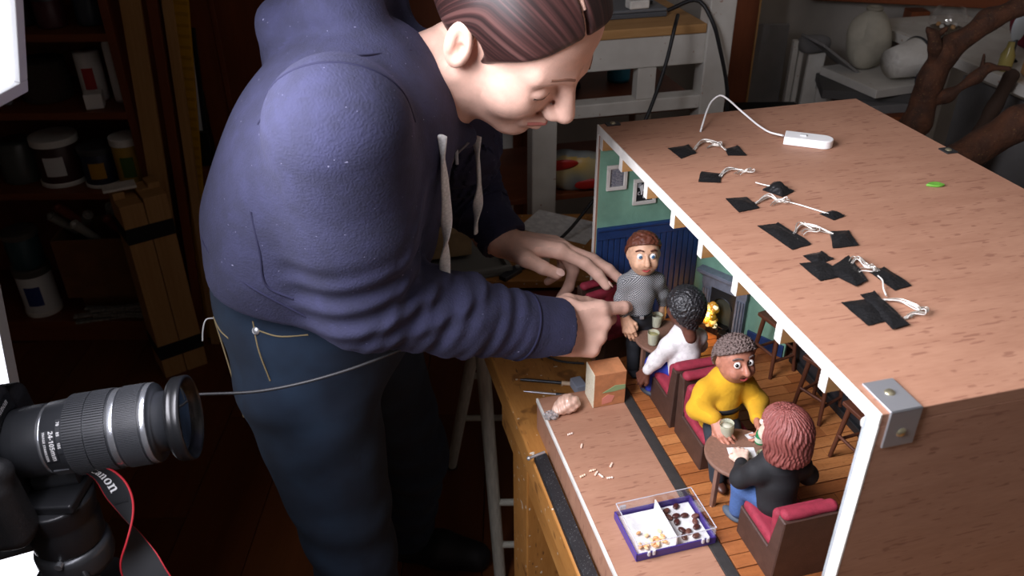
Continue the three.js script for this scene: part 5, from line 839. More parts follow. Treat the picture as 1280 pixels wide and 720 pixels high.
  single('remote_cable', 'thin dark cable sagging from the camera behind the lens across the jeans', 'cable', (() => { const q = [[-0.47, 1.05, -0.715], [-0.391, 1.044, -0.735], [-0.358, 1.036, -0.75], [-0.287, 1.029, -0.765], [-0.198, 1.04, -0.785], [-0.107, 1.05, -0.835], [-0.06, 1.02, -0.93], [0.0, 0.9, -1.08], [0.012, 0.8275, -1.142]]; const P2 = [[-0.105, BASEH + 0.0028, -0.047], [-0.087, BASEH + 0.0028, -0.026], [-0.051, BASEH + 0.0028, 0.014], [-0.016, BASEH + 0.0028, 0.03]].map((a) => B(...a)); return tube([...q, ...P2].map((p) => vv(p).clone()).map((p) => p.sub(V(-0.47, 1.05, -0.715))), 0.0019, 140, 8); })(), mat(0x2a2a2c, 0.5), [-0.47, 1.05, -0.715]);
}

// ---------------------------------------------------------------- behind the person
{ // table with an orange top
  const o = thing('side_table', 'low orange wooden table behind the person, cluttered with boxes', 'table', [0.1, 0, -1.65]);
  part(o, 'table_top', span(-0.42, 0.34, 0.72, 0.74, -0.15, 0.16, 0.004), BENCH);
  for (const [x, z] of [[-0.38, 0.12], [0.3, 0.12], [-0.38, -0.11], [0.3, -0.11]]) part(o, 'leg', span(x - 0.025, x + 0.025, 0, 0.72, z - 0.025, z + 0.025, 0.003, 1), REDWOOD);
  const card = mottle(0xa08662, 0x8e7553, { size: 0.1, rough: 0.85, s: 231 });
  const bxx = thing('cardboard_box', 'small brown cardboard box on the cluttered orange table', 'box', [-0.155, 0.7603, -1.60], 0.25);
  part(bxx, 'carton', span(-0.06, 0.06, 0, 0.055, -0.05, 0.05, 0.001), card); part(bxx, 'lid_flap', span(-0.06, 0.06, 0.055, 0.057, -0.05, 0.001, 0.0003), card); part(bxx, 'lid_flap', span(-0.06, 0.06, 0.055, 0.057, 0.002, 0.05, 0.0003), card);
  const tr = thing('grey_tray', 'flat grey plastic tray under the small cardboard box', 'tray', [-0.13, 0.7402, -1.57], 0.3);
  part(tr, 'tray_base', span(-0.11, 0.11, 0, 0.008, -0.09, 0.09, 0.002), mat(0x6f706c, 0.6)); part(tr, 'tray_rim', [span(-0.11, 0.11, 0.008, 0.02, 0.08, 0.09, 0.002), span(-0.11, 0.11, 0.008, 0.02, -0.09, -0.08, 0.002), span(-0.11, -0.1, 0.008, 0.02, -0.08, 0.08, 0.002), span(0.1, 0.11, 0.008, 0.02, -0.08, 0.08, 0.002)], mat(0x7d7e79, 0.6));
  const pl = thing('flat_pliers', 'dark riveted pliers lying on the orange table', 'pliers', [0.012, 0.7405, -1.53], 0.9);
  part(pl, 'jaw', [extrude([[-0.05, -0.008], [0, -0.011], [0.012, 0], [0, 0.011], [-0.05, 0.008]], 0.008, 0.001).rotateX(-Math.PI / 2)], DARKSTEEL); part(pl, 'rivet', put(cyl(0.005, 0.005, 0.004), 0, 0.0105, 0), STEEL);
  for (const k of [-1, 1]) part(pl, 'handle', tube([[0.005, 0.005, k * 0.004], [0.05, 0.005, k * 0.014], [0.11, 0.005, k * 0.012]], 0.0045, 20, 8), BLACK);
  single('plastic_tub', 'pale translucent plastic tub on the orange table behind the hands', 'tub', lathe([[0, 0], [0.022, 0], [0.024, 0.002], [0.028, 0.04], [0.03, 0.041], [0.026, 0.041], [0.022, 0.003], [0, 0.003]], 28), mat(0xd6d2c4, 0.4, { transmission: 0.3 }), [0.055, 0.7403, -1.55]);
  const pk = thing('snack_packet', 'crumpled yellow, blue and red snack packet lying behind the white post', 'packet', [0.165, 0.7403, -1.95], -0.1);
  const wob = (cx, cy, a, b, c) => (x, y, z) => ell(x, y, z, cx, cy, 0, a, b, c) + 0.004 * Math.sin(x * 60 + y * 40) * Math.sin(z * 70 + x * 30);
  part(pk, 'wrapper', sdf(wob(0, 0.045, 0.125, 0.052, 0.04), [-0.14, -0.02, -0.06], [0.14, 0.11, 0.06], 0.005), mottle(0xd8b25c, 0x5c86c8, { size: 0.25, f: 3, o: 2, rough: 0.35, s: 233 }));
  for (const [x, y, w] of [[-0.045, 0.072, 0.05], [0.03, 0.025, 0.034]]) { const g = soup(new THREE.SphereGeometry(1, 20, 12)); g.scale(w, 0.014, 0.006); put(g, x, y, 0.036, 0.1, 0, 0.2); part(pk, 'red_badge', g, mat(0xc02a22, 0.4)); }
  single('paper_sheet', 'loose white paper sheet beside the white post', 'paper', put(box(0.17, 0.0012, 0.11, 0.0003), 0, 0.0008, 0), PAPER, [0.115, 0.7405, -1.73], -0.5);
  const bg = thing('black_bag', 'crumpled black bag slumped beside the paper sheet', 'bag', [0.29, 0.7403, -1.69]);
  part(bg, 'bag_body', sdf((x, y, z) => smax(ell(x, y, z, 0, 0.04, 0, 0.085, 0.075, 0.07) + 0.006 * Math.sin(x * 60 + y * 50) * Math.sin(z * 55 + y * 30), -y, 0.003), [-0.11, -0.01, -0.1], [0.11, 0.14, 0.1], 0.005), BLACKRUB);
  part(bg, 'bag_strap', tube([[-0.05, 0.06, 0.06], [-0.1, 0.02, 0.1], [-0.04, 0.006, 0.12], [0.04, 0.05, 0.07]], 0.005, 30, 8), BLACK);
}
{ // white painted stand with an orange board on top
  const o = thing('white_stand', 'white painted wooden stand with open rails behind the model box', 'stand', [0.02, 0, -1.85], Math.atan2(0.11, 0.47));
  const top = [];
  part(o, 'post', span(0.435, 0.50, 0, 1.42, -0.025, 0.025, 0.004, 1), OLDWHITE); part(o, 'post', span(0.025, 0.085, 0, 0.99, -0.025, 0.025, 0.004, 1), OLDWHITE);
  part(o, 'upper_rail', span(-0.10, 0.436, 1.058, 1.128, -0.018, 0.018, 0.003), OLDWHITE); part(o, 'lower_rail', span(-0.10, 0.436, 0.952, 0.984, -0.022, 0.022, 0.003), OLDWHITE);
  part(o, 'mullion', span(0.277, 0.322, 0.984, 1.058, -0.016, 0.016, 0.002, 1), OLDWHITE); part(o, 'mullion', span(0.06, 0.10, 0.984, 1.058, -0.016, 0.016, 0.002, 1), OLDWHITE);
  for (const z of [-0.4]) { part(o, 'post', span(0.435, 0.485, 0, 1.128, z - 0.025, z + 0.025, 0.004, 1), OLDWHITE); part(o, 'post', span(0.025, 0.075, 0, 1.128, z - 0.025, z + 0.025, 0.004, 1), OLDWHITE); }
  part(o, 'lower_shelf', span(-0.05, 0.434, 0.725, 0.74, -0.36, -0.03, 0.002), REDWOOD);
  part(o, 'inner_shelf', span(-0.05, 0.47, 0.93, 0.945, -0.4, -0.03, 0.002), REDWOOD);
  part(o, 'top_board', span(-0.10, 0.434, 1.1285, 1.150, -0.42, 0.022, 0.003), PINE, 'orange wooden board');
  const q = (x, z) => { const a = Math.atan2(0.11, 0.47); return [0.02 + x * Math.cos(a) + z * Math.sin(a), -1.85 - x * Math.sin(a) + z * Math.cos(a)]; };
  const lp = thing('grey_laptop', 'closed grey laptop lying on the orange board of the white stand', 'laptop', [q(0.22, -0.16)[0], 1.1503, q(0.22, -0.16)[1]], 0.23);
  part(lp, 'base', span(-0.15, 0.15, 0, 0.012, -0.1, 0.1, 0.003), mat(0x55585c, 0.5)); part(lp, 'lid', span(-0.15, 0.15, 0.0125, 0.02, -0.1, 0.1, 0.003), mat(0x6a6d71, 0.45));
  const ad = thing('white_adapter', 'small white power adapter on the laptop lid', 'adapter', [q(0.30, -0.075)[0], 1.1706, q(0.30, -0.075)[1]], 0.3);
  part(ad, 'casing', put(box(0.05, 0.02, 0.03, 0.004), 0, 0.01, 0), WHITEPAINT); part(ad, 'plug', put(box(0.012, 0.008, 0.008, 0.001), 0.031, 0.01, 0), BLACK);
  const [tx, tz] = q(0.33, -0.25), tb = thing('turquoise_pot', 'turquoise paint pot on the inner shelf behind the rails', 'pot', [tx, 0.9453, tz]);
  part(tb, 'pot', lathe([[0, 0], [0.028, 0], [0.03, 0.01], [0.03, 0.07], [0, 0.07]], 24), mat(0x2a8fae, 0.4)); part(tb, 'lid', lathe([[0, 0.078], [0.031, 0.078], [0.031, 0.066]], 24), mat(0x2a8fae, 0.4));
  const [yx, yz] = q(0.15, -0.2), yb = thing('yellow_marker', 'yellow-green marker pen lying on the inner shelf behind the rails', 'marker', [yx, 0.9453, yz], 0.4);
  part(yb, 'barrel', bar([-0.05, 0.009, 0], [0.03, 0.009, 0], 0.009), mat(0xc2c832, 0.4)); part(yb, 'cap', bar([0.03, 0.009, 0], [0.06, 0.009, 0], 0.0095), BLACK);
}
const cab = (label, pts, r, c = 0x18181a) => { const p = pts.map(vv), p0 = p[0].clone(); single('black_cable', label, 'cable', tube(p.map((v) => v.clone().sub(p0)), r, 60, 8), mat(c, 0.5), p0); };
cab('black cable hanging from the white adapter down behind the model box', [[0.365, 1.185, -1.86], [0.352, 1.172, -1.815], [0.335, 1.10, -1.79], [0.295, 1.0, -1.74], [0.25, 0.92, -1.70], [0.2, 0.8, -1.68]], 0.0042);
cab('black cable curving down over the white stand post', [[0.36, 1.172, -1.96], [0.42, 1.2, -1.93], [0.452, 1.16, -1.905], [0.475, 1.1, -1.90], [0.505, 1.0, -1.905], [0.515, 0.9, -1.91], [0.515, 0.5, -1.91]], 0.0048);
cab('black cable stretched beside the white post over the paper sheet', [[0.245, 0.90, -1.70], [0.19, 0.83, -1.70], [0.13, 0.77, -1.66], [0.085, 0.746, -1.62]], 0.004);
{ // white metal stool
  const o = thing('metal_stool', 'white metal stool with ladder rungs beside the workbench', 'stool', [0.05, 0, -1.53]);
  const WM = mottle(0xd4d3c4, 0xc2c0b0, { size: 0.2, rough: 0.5, s: 241 });
  const top = [[-0.112, 0.685, 0.165], [0.10, 0.685, 0.165], [0.10, 0.685, 0.03], [-0.112, 0.685, 0.03]], ft = [[-0.084, 0, 0.19], [0.16, 0, 0.19], [0.16, 0, -0.2], [-0.222, 0, -0.2]];
  top.forEach((t, i) => { const l = part(o, 'leg', bar(ft[i], t, 0.0135, 0.0145, 18), WM); part(l, 'rubber_foot', put(cyl(0.015, 0.016, 0.02), ft[i][0], 0.01, ft[i][2]), BLACKRUB); });
  const at = (i, y) => { const k = y / 0.685; return ft[i].map((v, j) => mix(v, top[i][j], k)); };
  for (const [a, b, ys] of [[0, 1, [0.12, 0.25, 0.62]], [3, 2, [0.24, 0.42]], [0, 3, [0.64]], [1, 2, [0.3, 0.55]]]) for (const y of ys) part(o, 'rung', bar(at(a, y), at(b, y), 0.008, 0.008, 12), WM);
  part(o, 'seat', span(-0.17, 0.12, 0.69, 0.712, 0.0, 0.18, 0.006), mottle(0x6b2f28, 0x5a2620, { size: 0.2, rough: 0.6, s: 242 }), 'dark red seat board'); part(o, 'seat_edge', [span(-0.173, 0.123, 0.683, 0.692, -0.003, 0.183, 0.003)], WM);
}
// ---------------------------------------------------------------- bookcase corner
{
  const o = thing('bookcase', 'dark reddish wooden bookcase crowded with pots and boxes', 'bookcase', [-1.5, 0, -2.53]);
  const z0 = -0.18, z1 = 0.18;
  part(o, 'upright', span(0.385, 0.41, 0, 2.0, z0, z1, 0.002, 1), REDWOOD); part(o, 'upright', span(-0.58, -0.555, 0, 2.0, z0, z1, 0.002, 1), REDWOOD);
  for (const y of [0.06, 0.53, 0.785, 1.01, 1.3, 1.65, 1.97]) part(o, 'shelf', span(-0.555, 0.385, y, y + 0.022, z0, z1, 0.002, 0), REDWOOD);
  part(o, 'back_panel', span(-0.56, 0.39, 0.02, 1.97, z0 - 0.008, z0, 0.001, 1), REDWOOD); part(o, 'plinth', span(-0.555, 0.385, 0, 0.06, z1 - 0.03, z1 - 0.01, 0.002, 0), REDWOOD);
  const S = (x, y, z) => [-1.5 + x, y + 0.0223, -2.53 + z];
  const tub = (name, label, pos, r, h, body, lid, lab, base) => { const t = thing(name, label, 'pot', pos, 0.2); part(t, 'pot_body', lathe([[0, 0], [r * 0.92, 0], [r, 0.004], [r, h * 0.97], [0, h * 0.97]], 28), body); if (lid) part(t, 'lid', lathe([[0, h * 1.05], [r * 1.04, h * 1.05], [r * 1.06, h * 1.03], [r * 1.06, h * 0.9], [r, h * 0.9]], 28), lid); if (lab) { const g = new THREE.CylinderGeometry(r * 1.006, r * 1.006, h * 0.42, 16, 1, true, -0.45, 0.9); part(t, 'paper_label', put(soup(g), 0, h * 0.48, 0), lab); } if (base) part(t, 'base_rim', lathe([[r * 0.95, 0], [r * 1.05, 0.002], [r * 1.05, h * 0.1], [r, h * 0.11]], 28), base); return t; };
  const WL = mat(0xe8e6e0, 0.5);
  tub('paint_jar', 'dark red jar with white lid and square white label on the bookcase shelf', S(0.095, 0.53, 0.08), 0.066, 0.145, mat(0x3c1a16, 0.4), WL, PAPER, WL);
  tub('blue_jar', 'dark blue pot with yellow band and white base rim beside dark red jar', S(0.228, 0.53, 0.10), 0.052, 0.12, mat(0x1c2038, 0.45), mat(0x55565a, 0.4, { transmission: 0.3 }), mat(0xc08c2c, 0.6), WL);
  tub('yellow_tub', 'yellow tub with white lid and green band on the bookcase shelf', S(0.333, 0.53, 0.12), 0.044, 0.155, mat(0xb08a2c, 0.5), WL, mat(0x4e6a2c, 0.6), WL);
  tub('grey_jar', 'cloudy grey jar standing on the bookcase shelf', S(-0.04, 0.53, 0.06), 0.06, 0.13, mat(0x4c4f4c, 0.3), null, null, null);
  tub('spray_can', 'white and red can on the middle bookcase shelf', S(0.255, 0.785, 0.06), 0.036, 0.15, mat(0xe6e4e0, 0.4), null, mat(0xb83434, 0.5), null);
  tub('fluffy_jar', 'round brown woolly jar on the middle bookcase shelf', S(0.1, 0.785, 0.04), 0.07, 0.12, mottle(0x55463c, 0x3c322c, { size: 0.05, s: 251, bump: 0.002 }), null, null, null);
  single('white_tube', 'tall white tube leaning at the end of the middle shelf', 'tube', lathe([[0, 0], [0.015, 0], [0.017, 0.01], [0.017, 0.17], [0.01, 0.19], [0, 0.19]], 20), mat(0xeceae6, 0.4), S(0.335, 0.785, 0.08));
  single('white_box', 'small white box standing beside the red and white can', 'box', put(box(0.05, 0.045, 0.05, 0.003), 0, 0.0225, 0), mat(0xe8e6e2, 0.6), S(0.28, 0.785, 0.13), 0.3);
  single('silver_foil', 'crumpled strip of silver foil on the middle bookcase shelf', 'foil', sdf((x, y, z) => smax(cone(x, y, z, [-0.07, 0.03, 0, 0.06, 0.015, 0.01, 0.012, 0.014]) + 0.004 * Math.sin(x * 160) * Math.sin(y * 210 + z * 150), -y, 0.002), [-0.1, -0.01, -0.03], [0.09, 0.06, 0.04], 0.004), mat(0x8a8c90, 0.35, { metalness: 0.6 }), S(-0.05, 0.785, 0.1));
  for (let i = 0; i < 5; i++) { const bk = thing('paint_tin', ['blue lidded tin on the upper bookcase shelf', 'teal tin on the upper bookcase shelf', 'dark tin on the upper bookcase shelf', 'maroon tin on the upper bookcase shelf', 'slate grey tin on the upper bookcase shelf'][i], 'tin', S(-0.1 + i * 0.1, 1.01, 0.06 + (i % 2) * 0.03)); part(bk, 'tin_body', lathe([[0, 0], [0.038, 0], [0.04, 0.004], [0.04, 0.08], [0, 0.08]], 24), mat([0x2e4a6c, 0x2c5a5e, 0x222428, 0x4c2026, 0x3c4450][i], 0.4)); part(bk, 'lid', lathe([[0, 0.086], [0.041, 0.086], [0.041, 0.076]], 24), DARKSTEEL); }
  // bottom: carton full of tubes, tins, trays
  const cb = thing('open_carton', 'open brown carton full of paint tubes at the bookcase bottom', 'carton', S(0.19, 0.06, 0.09), 0.08); const CB = mottle(0x7a4e2a, 0x6a4222, { size: 0.2, rough: 0.85, s: 253 });
  part(cb, 'carton_wall', [span(-0.15, 0.15, 0.1, 0.31, 0.085, 0.09, 0.001), span(-0.15, 0.15, 0.1, 0.31, -0.09, -0.085, 0.001), span(-0.15, -0.145, 0.1, 0.31, -0.085, 0.085, 0.001), span(0.145, 0.15, 0.1, 0.31, -0.085, 0.085, 0.001)], CB); part(cb, 'carton_floor', span(-0.145, 0.145, 0.1, 0.105, -0.085, 0.085, 0.001), CB); part(cb, 'carton_stand', span(-0.14, 0.14, 0.0, 0.1, -0.085, 0.02, 0.002), CB);
  for (let i = 0; i < 9; i++) { const a = [-0.12 + i * 0.03, 0.28 + (i % 3) * 0.02, 0.02 * ((i % 4) - 1.5)], b = [a[0] + rr(-0.05, 0.07), a[1] + rr(0.05, 0.1), a[2] + 0.05], w = single('paint_tube', ['beige', 'grey', 'rust red', 'cream'][i % 4] + ' paint tube sticking out of the open brown carton', 'tube', [bar([0, 0, 0], b.map((v, k) => v - a[k]), 0.013, 0.016, 14), put(ball(0.011, 10), ...b.map((v, k) => v - a[k]))], mat([0xa09c94, 0x8c8a86, 0x7c3a28, 0xa8a69e][i % 4], 0.5), [S(0.19, 0.06, 0.09)[0] + a[0], S(0, 0.06, 0)[1] + a[1], S(0, 0, 0.09)[2] + a[2]], 0, 'paint tubes in the open carton'); }
  tub('blue_tin', 'white tin with blue band at the bookcase bottom beside the open carton', S(-0.1, 0.06, 0.10), 0.056, 0.17, mat(0xe2e2e0, 0.4), mat(0x5c5852, 0.4), mat(0x2a3a7c, 0.5), WL);
  tub('teal_tin', 'dark teal tin stacked over the white and blue tin', [S(-0.1, 0.06, 0.10)[0], S(0, 0.06, 0)[1] + 0.1795, S(0, 0, 0.10)[2]], 0.052, 0.12, mat(0x26464c, 0.4), mat(0x5c5852, 0.4), null, null);
  for (let i = 0; i < 6; i++) single('stirring_stick', 'paint-crusted pale stick lying before the open carton', 'stick', [put(box(0.24, 0.008, 0.022, 0.002, 0), 0, 0.004, 0)], mottle(0xa8a49c, 0x6c6862, { size: 0.06, s: 255 + (i % 2), f: 12 }), [S(0.16, 0, 0)[0] + (i % 3) * 0.03, S(0, 0.06, 0)[1] + 0.0083 * i, S(0, 0, 0.158)[2]], [0.25, -0.1, 0.12, 0.3, -0.05, 0.2][i], 'paint sticks at the bookcase bottom');
}
{ // timber leaning by the bookcase
  const o = thing('timber_bundle', 'upright bundle of short timbers bound with two bands of black tape', 'timber', [-1.085, 0, -2.23], 0.62);
  const h = [0.62, 0.60, 0.615, 0.625, 0.6, 0.61];
  [[-0.05, -0.03], [-0.017, -0.03], [0.017, -0.03], [0.05, -0.03], [-0.034, 0.03], [0.034, 0.03]].forEach(([x, z], i) => part(o, 'timber', span(x - (i < 4 ? 0.0165 : 0.033), x + (i < 4 ? 0.0165 : 0.033), 0, h[i], z - 0.03, z + 0.03, 0.002, 1), PINE));
  for (const y of [0.07, 0.48]) part(o, 'tape_band', [span(-0.0685, 0.0685, y, y + 0.05, 0.06, 0.0615, 0.0005), span(-0.0685, 0.0685, y, y + 0.05, -0.0615, -0.06, 0.0005), span(-0.0685, -0.067, y, y + 0.05, -0.06, 0.06, 0.0005), span(0.067, 0.0685, y, y + 0.05, -0.06, 0.06, 0.0005)], BLACK);
  single('white_offcut', 'white board scrap lying on top of the timber bundle', 'offcut', put(box(0.09, 0.008, 0.05, 0.001), 0, 0.004, 0), WHITEPAINT, [-1.13, 0.626, -2.225], 0.5);
  const bat = (name, label, x0, x1, z0, z1, w, t, m, len = 1.9) => { const a = V(x0, 0, z0), b = V(x1, len, z1); return single(name, label, 'batten', plank(V(0, 0, 0), b.clone().sub(a), w, t, V(0, 0, 1), 0.002), m, a); };
  bat('pine_batten', 'broad pale batten leaning against the bookcase upright', -1.11, -0.96, -2.335, -2.345, 0.055, 0.014, PINE); bat('dark_batten', 'dark narrow batten leaning between pale battens', -1.045, -0.905, -2.337, -2.345, 0.028, 0.014, REDWOOD); bat('slim_batten', 'slim pale batten leaning beside the yellow level', -1.003, -0.865, -2.335, -2.345, 0.028, 0.014, PINE);
  const lv = thing('yellow_level', 'long yellow ribbed strip leaning beside the battens', 'level', [-1.04, 0, -2.375]);
  part(lv, 'strip', plank(V(0, 0, 0), V(0.24, 1.9, 0), 0.045, 0.014, V(0, 0, 1), 0.003), mat(0xc8961c, 0.5));
  const ym = mat(0xb48416, 0.5); for (let i = 0; i < 36; i++) { const k = 0.6 + i * 0.03; part(lv, 'rib', put(box(0.044, 0.01, 0.004, 0.001), 0.24 * k / 1.9, k, 0.008, 0, 0, -0.126), ym); }
  const sq = thing('set_square', 'white and black metal rule standing in a black stock on the crate', 'rule', [-0.965, 0.595, -2.47]);
  part(sq, 'stock', put(box(0.075, 0.11, 0.04, 0.004), 0, 0.055, 0), BLACK); part(sq, 'blade', plank([0.0, 0.11, 0], [0.022, 0.42, -0.01], 0.034, 0.004), mat(0xe2e4e2, 0.4)); part(sq, 'dark_edge', plank([0.024, 0.11, 0.001], [0.046, 0.42, -0.009], 0.014, 0.005), BLACK);
  const st = single('low_crate', 'plain brown crate standing behind the timber bundle', 'crate', [span(-0.075, 0.08, 0, 0.5945, -0.055, 0.055, 0.003, 1)], REDWOOD, [-0.965, 0, -2.47]);
}
{ // cupboard
  const o = thing('brown_cupboard', 'tall reddish brown wooden cupboard behind the person', 'cupboard', [-0.42, 0, -2.68]);
  part(o, 'carcass', span(-0.55, 0.55, 0, 2.1, -0.11, 0.08, 0.003, 1), REDWOOD);
  for (const k of [-1, 1]) { const d = part(o, 'door', span(k < 0 ? -0.545 : 0.003, k < 0 ? -0.003 : 0.545, 0.06, 2.06, 0.082, 0.1, 0.003, 1), REDWOOD); part(d, 'moulding', [span(k * 0.274 - 0.2, k * 0.274 + 0.2, 1.96, 1.975, 0.1, 0.106, 0.002), span(k * 0.274 - 0.2, k * 0.274 + 0.2, 0.16, 0.175, 0.1, 0.106, 0.002), span(k * 0.274 - 0.2, k * 0.274 - 0.185, 0.175, 1.96, 0.1, 0.106, 0.002, 1), span(k * 0.274 + 0.185, k * 0.274 + 0.2, 0.175, 1.96, 0.1, 0.106, 0.002, 1)], REDWOOD); part(d, 'knob', put(ball(0.014, 12), k * 0.04, 1.0, 0.112), DARKSTEEL); }
}
// ---------------------------------------------------------------- clutter beyond the model box
{
  const GREY = mottle(0x868482, 0x72706d, { size: 0.4, rough: 0.8, s: 261 });
  const W = (name, label, cat, g, m, p, r = 0) => single(name, label, cat, g, m, p, r);
  const wb = thing('tall_board', 'tall brown wooden board standing beside the white stand', 'board', [0.69, 0, -2.5]); part(wb, 'board', span(-0.045, 0.03, 0, 1.2, -0.012, 0.012, 0.002, 1), REDWOOD); part(wb, 'edge_strip', span(0.03, 0.036, 0, 1.2, -0.014, 0.014, 0.001, 1), PINE);
  W('cream_slat', 'narrow cream slat standing behind the tall brown board', 'slat', [span(-0.02, 0.02, 0, 1.02, -0.008, 0.008, 0.002, 1)], mat(0xb8a680, 0.6), [0.625, 0, -2.53]);
  W('grey_backboard', 'flat grey panel leaning beside the tall brown board', 'panel', [put(box(0.1, 0.99, 0.012, 0.002), 0, 0.498, 0, -0.03)], GREY, [0.785, 0, -2.53]);
  const mo = thing('white_moulding', 'pair of white mouldings standing beside the grey panel', 'moulding', [0.852, 0, -2.5]); part(mo, 'strip', span(-0.014, 0.004, 0, 0.957, -0.012, 0.012, 0.004, 1), OLDWHITE); part(mo, 'strip', span(0.006, 0.022, 0, 0.945, -0.012, 0.012, 0.004, 1), OLDWHITE);
  W('white_plank', 'white plank standing at a slant beside the mouldings', 'plank', [put(box(0.05, 0.92, 0.016, 0.003), 0, 0.46, 0, 0, 0, -0.02)], OLDWHITE, [0.908, 0, -2.5]);
  W('small_panel', 'small pale panel standing in front of the slanted white plank', 'panel', [put(box(0.06, 0.835, 0.016, 0.003), 0, 0.4175, 0)], OLDWHITE, [0.95, 0, -2.46]);
  W('black_shelf_edge', 'thin black bench board in front of the grey panel', 'shelf', [span(-0.11, 0.11, 0, 0.012, -0.06, 0.06, 0.002), span(-0.105, -0.09, -0.7703, 0, -0.02, 0.02, 0.002), span(0.09, 0.105, -0.7703, 0, -0.02, 0.02, 0.002)], BLACK, [0.75, 0.7705, -2.40]);
  const cl = (name, label, m, p, a, b, c) => W(name, label, 'cloth', [sdf((x, y, z) => smax(ell(x, y, z, 0, b * 0.6, 0, a, b, c) + 0.008 * Math.sin(x * 45 + y * 30) * Math.sin(z * 40 + y * 25), -y, 0.004), [-a - 0.02, -0.01, -c - 0.02], [a + 0.02, b * 1.7, c + 0.02], 0.006)], m, p);
  const tb = thing('low_table', 'dark table carrying the sack, the boards and the fallen bucket', 'table', [1.03, 0, -2.5]);
  part(tb, 'table_top', span(-0.05, 0.13, 0.79, 0.81, -0.2, 0.26, 0.004), REDWOOD); for (const [x, z] of [[-0.03, 0.22], [0.1, 0.22], [-0.03, -0.17], [0.1, -0.17]]) part(tb, 'leg', span(x - 0.02, x + 0.02, 0, 0.79, z - 0.02, z + 0.02, 0.003, 1), REDWOOD);
  [[1.06, 0.8103, -2.42, 0.15, 0.24, 0.3], [1.04, 0.8353, -2.42, -0.2, 0.26, 0.24], [1.07, 0.8603, -2.40, 0.35, 0.22, 0.24]].forEach(([x, y, z, r, w, d], i) => W('grey_sheet', ['large grey board sheet lying flat at the bottom of the stack', 'dark board sheet turned askew in the middle of the stack', 'pale board sheet on top, jutting out under the bucket'][i], 'board', [span(-w / 2, w / 2, 0, 0.0245, -d / 2, d / 2, 0.002)], [GREY, mat(0x4c4a48, 0.8), OLDWHITE][i], [x, y, z], r));
  W('slanted_sheet', 'grey board sheet tilted up against the sack', 'board', [put(box(0.17, 0.008, 0.13, 0.002), 0, 0.062, 0, 0, 0.2, -0.6)], GREY, [0.945, 0.862, -2.46]);
  const sk = thing('white_sack', 'rounded off-white plaster sack standing beside the fallen bucket', 'sack', [1.045, 0.8853, -2.46]); part(sk, 'sack_body', sdf((x, y, z) => smax(ell(x, y, z, 0, 0.08, 0, 0.062, 0.09, 0.06) + 0.004 * Math.sin(x * 50 + y * 35) * Math.sin(z * 55), -y, 0.01), [-0.09, -0.02, -0.09], [0.09, 0.19, 0.09], 0.005), mottle(0xb8b2a0, 0xa29c8a, { size: 0.2, rough: 0.85, s: 263 })); part(sk, 'sack_tie', put(soup(new THREE.TorusGeometry(0.018, 0.006, 8, 20)), 0, 0.17, 0, Math.PI / 2), mat(0x8a8474, 0.8));
  const bk = thing('white_bucket', 'white plastic bucket lying on its side beside the sack', 'bucket', [1.10, 0.9423, -2.33], 0.35); const bm = put(lathe([[0, 0.002], [0.04, 0], [0.053, 0.085], [0.056, 0.087], [0.051, 0.087], [0.038, 0.004], [0, 0.004]], 32), -0.045, -0.004, 0, 0, 0, -Math.PI / 2 + 0.1); part(bk, 'bucket_wall', bm, OLDWHITE); part(bk, 'bucket_rim', put(soup(new THREE.TorusGeometry(0.055, 0.003, 8, 40)), 0.041, 0.005, 0, 0, Math.PI / 2, 0), mat(0x2c2e32, 0.6));
  cl('blue_bundle', 'dark navy cloth bundle below the rim of the fallen bucket', mat(0x1a1e34, 0.9), [1.145, 0.8853, -2.25], 0.035, 0.04, 0.035);
  cl('grey_rag', 'crumpled grey rag heaped above the white mouldings', mat(0x6a6866, 0.9), [0.905, 0.9225, -2.5], 0.05, 0.035, 0.03);
  // bare branches
  const BARK = mottle(0x5a341d, 0x3a2214, { size: 0.12, rough: 0.85, s: 265, bump: 0.002, bf: 20, spots: 0.2, spotC: 0x6e5230 });
  const limb = (par, n, pts, rads, c = 0.005) => { const b = chain(pts, rads), [lo, hi] = bbox(b, 0.012), f = bonesFn(b, 0.02); return part(par, n, sdf((x, y, z) => f(x, y, z) + 0.0025 * Math.sin(y * 70 + x * 50) * Math.sin(z * 80), lo, hi, c), BARK); };
  const br = thing('tree_branch', 'large forked bare branch standing behind the model box', 'branch', [0.9, 0, -1.9]);
  const tr = limb(br, 'trunk', [[0, 0, 0], [0.0, 0.5, 0], [0.03, 0.86, 0], [0.065, 0.93, 0], [0.075, 1.02, -0.01], [0.095, 1.088, -0.01], [0.175, 1.158, -0.01], [0.24, 1.195, 0], [0.34, 1.225, 0.02]], [0.045, 0.04, 0.034, 0.031, 0.028, 0.026, 0.022, 0.02, 0.016], 0.006);
  limb(tr, 'twig', [[0.075, 1.05, -0.01], [0.06, 1.1, 0], [0.052, 1.125, 0], [0.034, 1.14, 0]], [0.014, 0.011, 0.009, 0.006]); limb(tr, 'twig', [[0.053, 1.12, 0], [0.076, 1.14, 0]], [0.008, 0.006]);
  limb(tr, 'twig', [[0.08, 0.97, 0.0], [0.11, 0.995, 0.02], [0.16, 1.04, 0.03], [0.173, 1.062, 0.03], [0.22, 1.06, 0.04]], [0.014, 0.012, 0.01, 0.008, 0.006]); limb(tr, 'twig', [[0.165, 1.05, 0.03], [0.16, 1.09, 0.03]], [0.008, 0.005]);
  const b2 = thing('mossy_log', 'thick dark mossy branch leaning low beside the box', 'branch', [0.74, 0, -1.5]); limb(b2, 'log', [[0, 0.05, 0], [0.05, 0.6, -0.02], [0.13, 0.96, -0.05], [0.25, 1.045, -0.06], [0.45, 1.1, -0.08]], [0.04, 0.038, 0.034, 0.031, 0.03], 0.007);
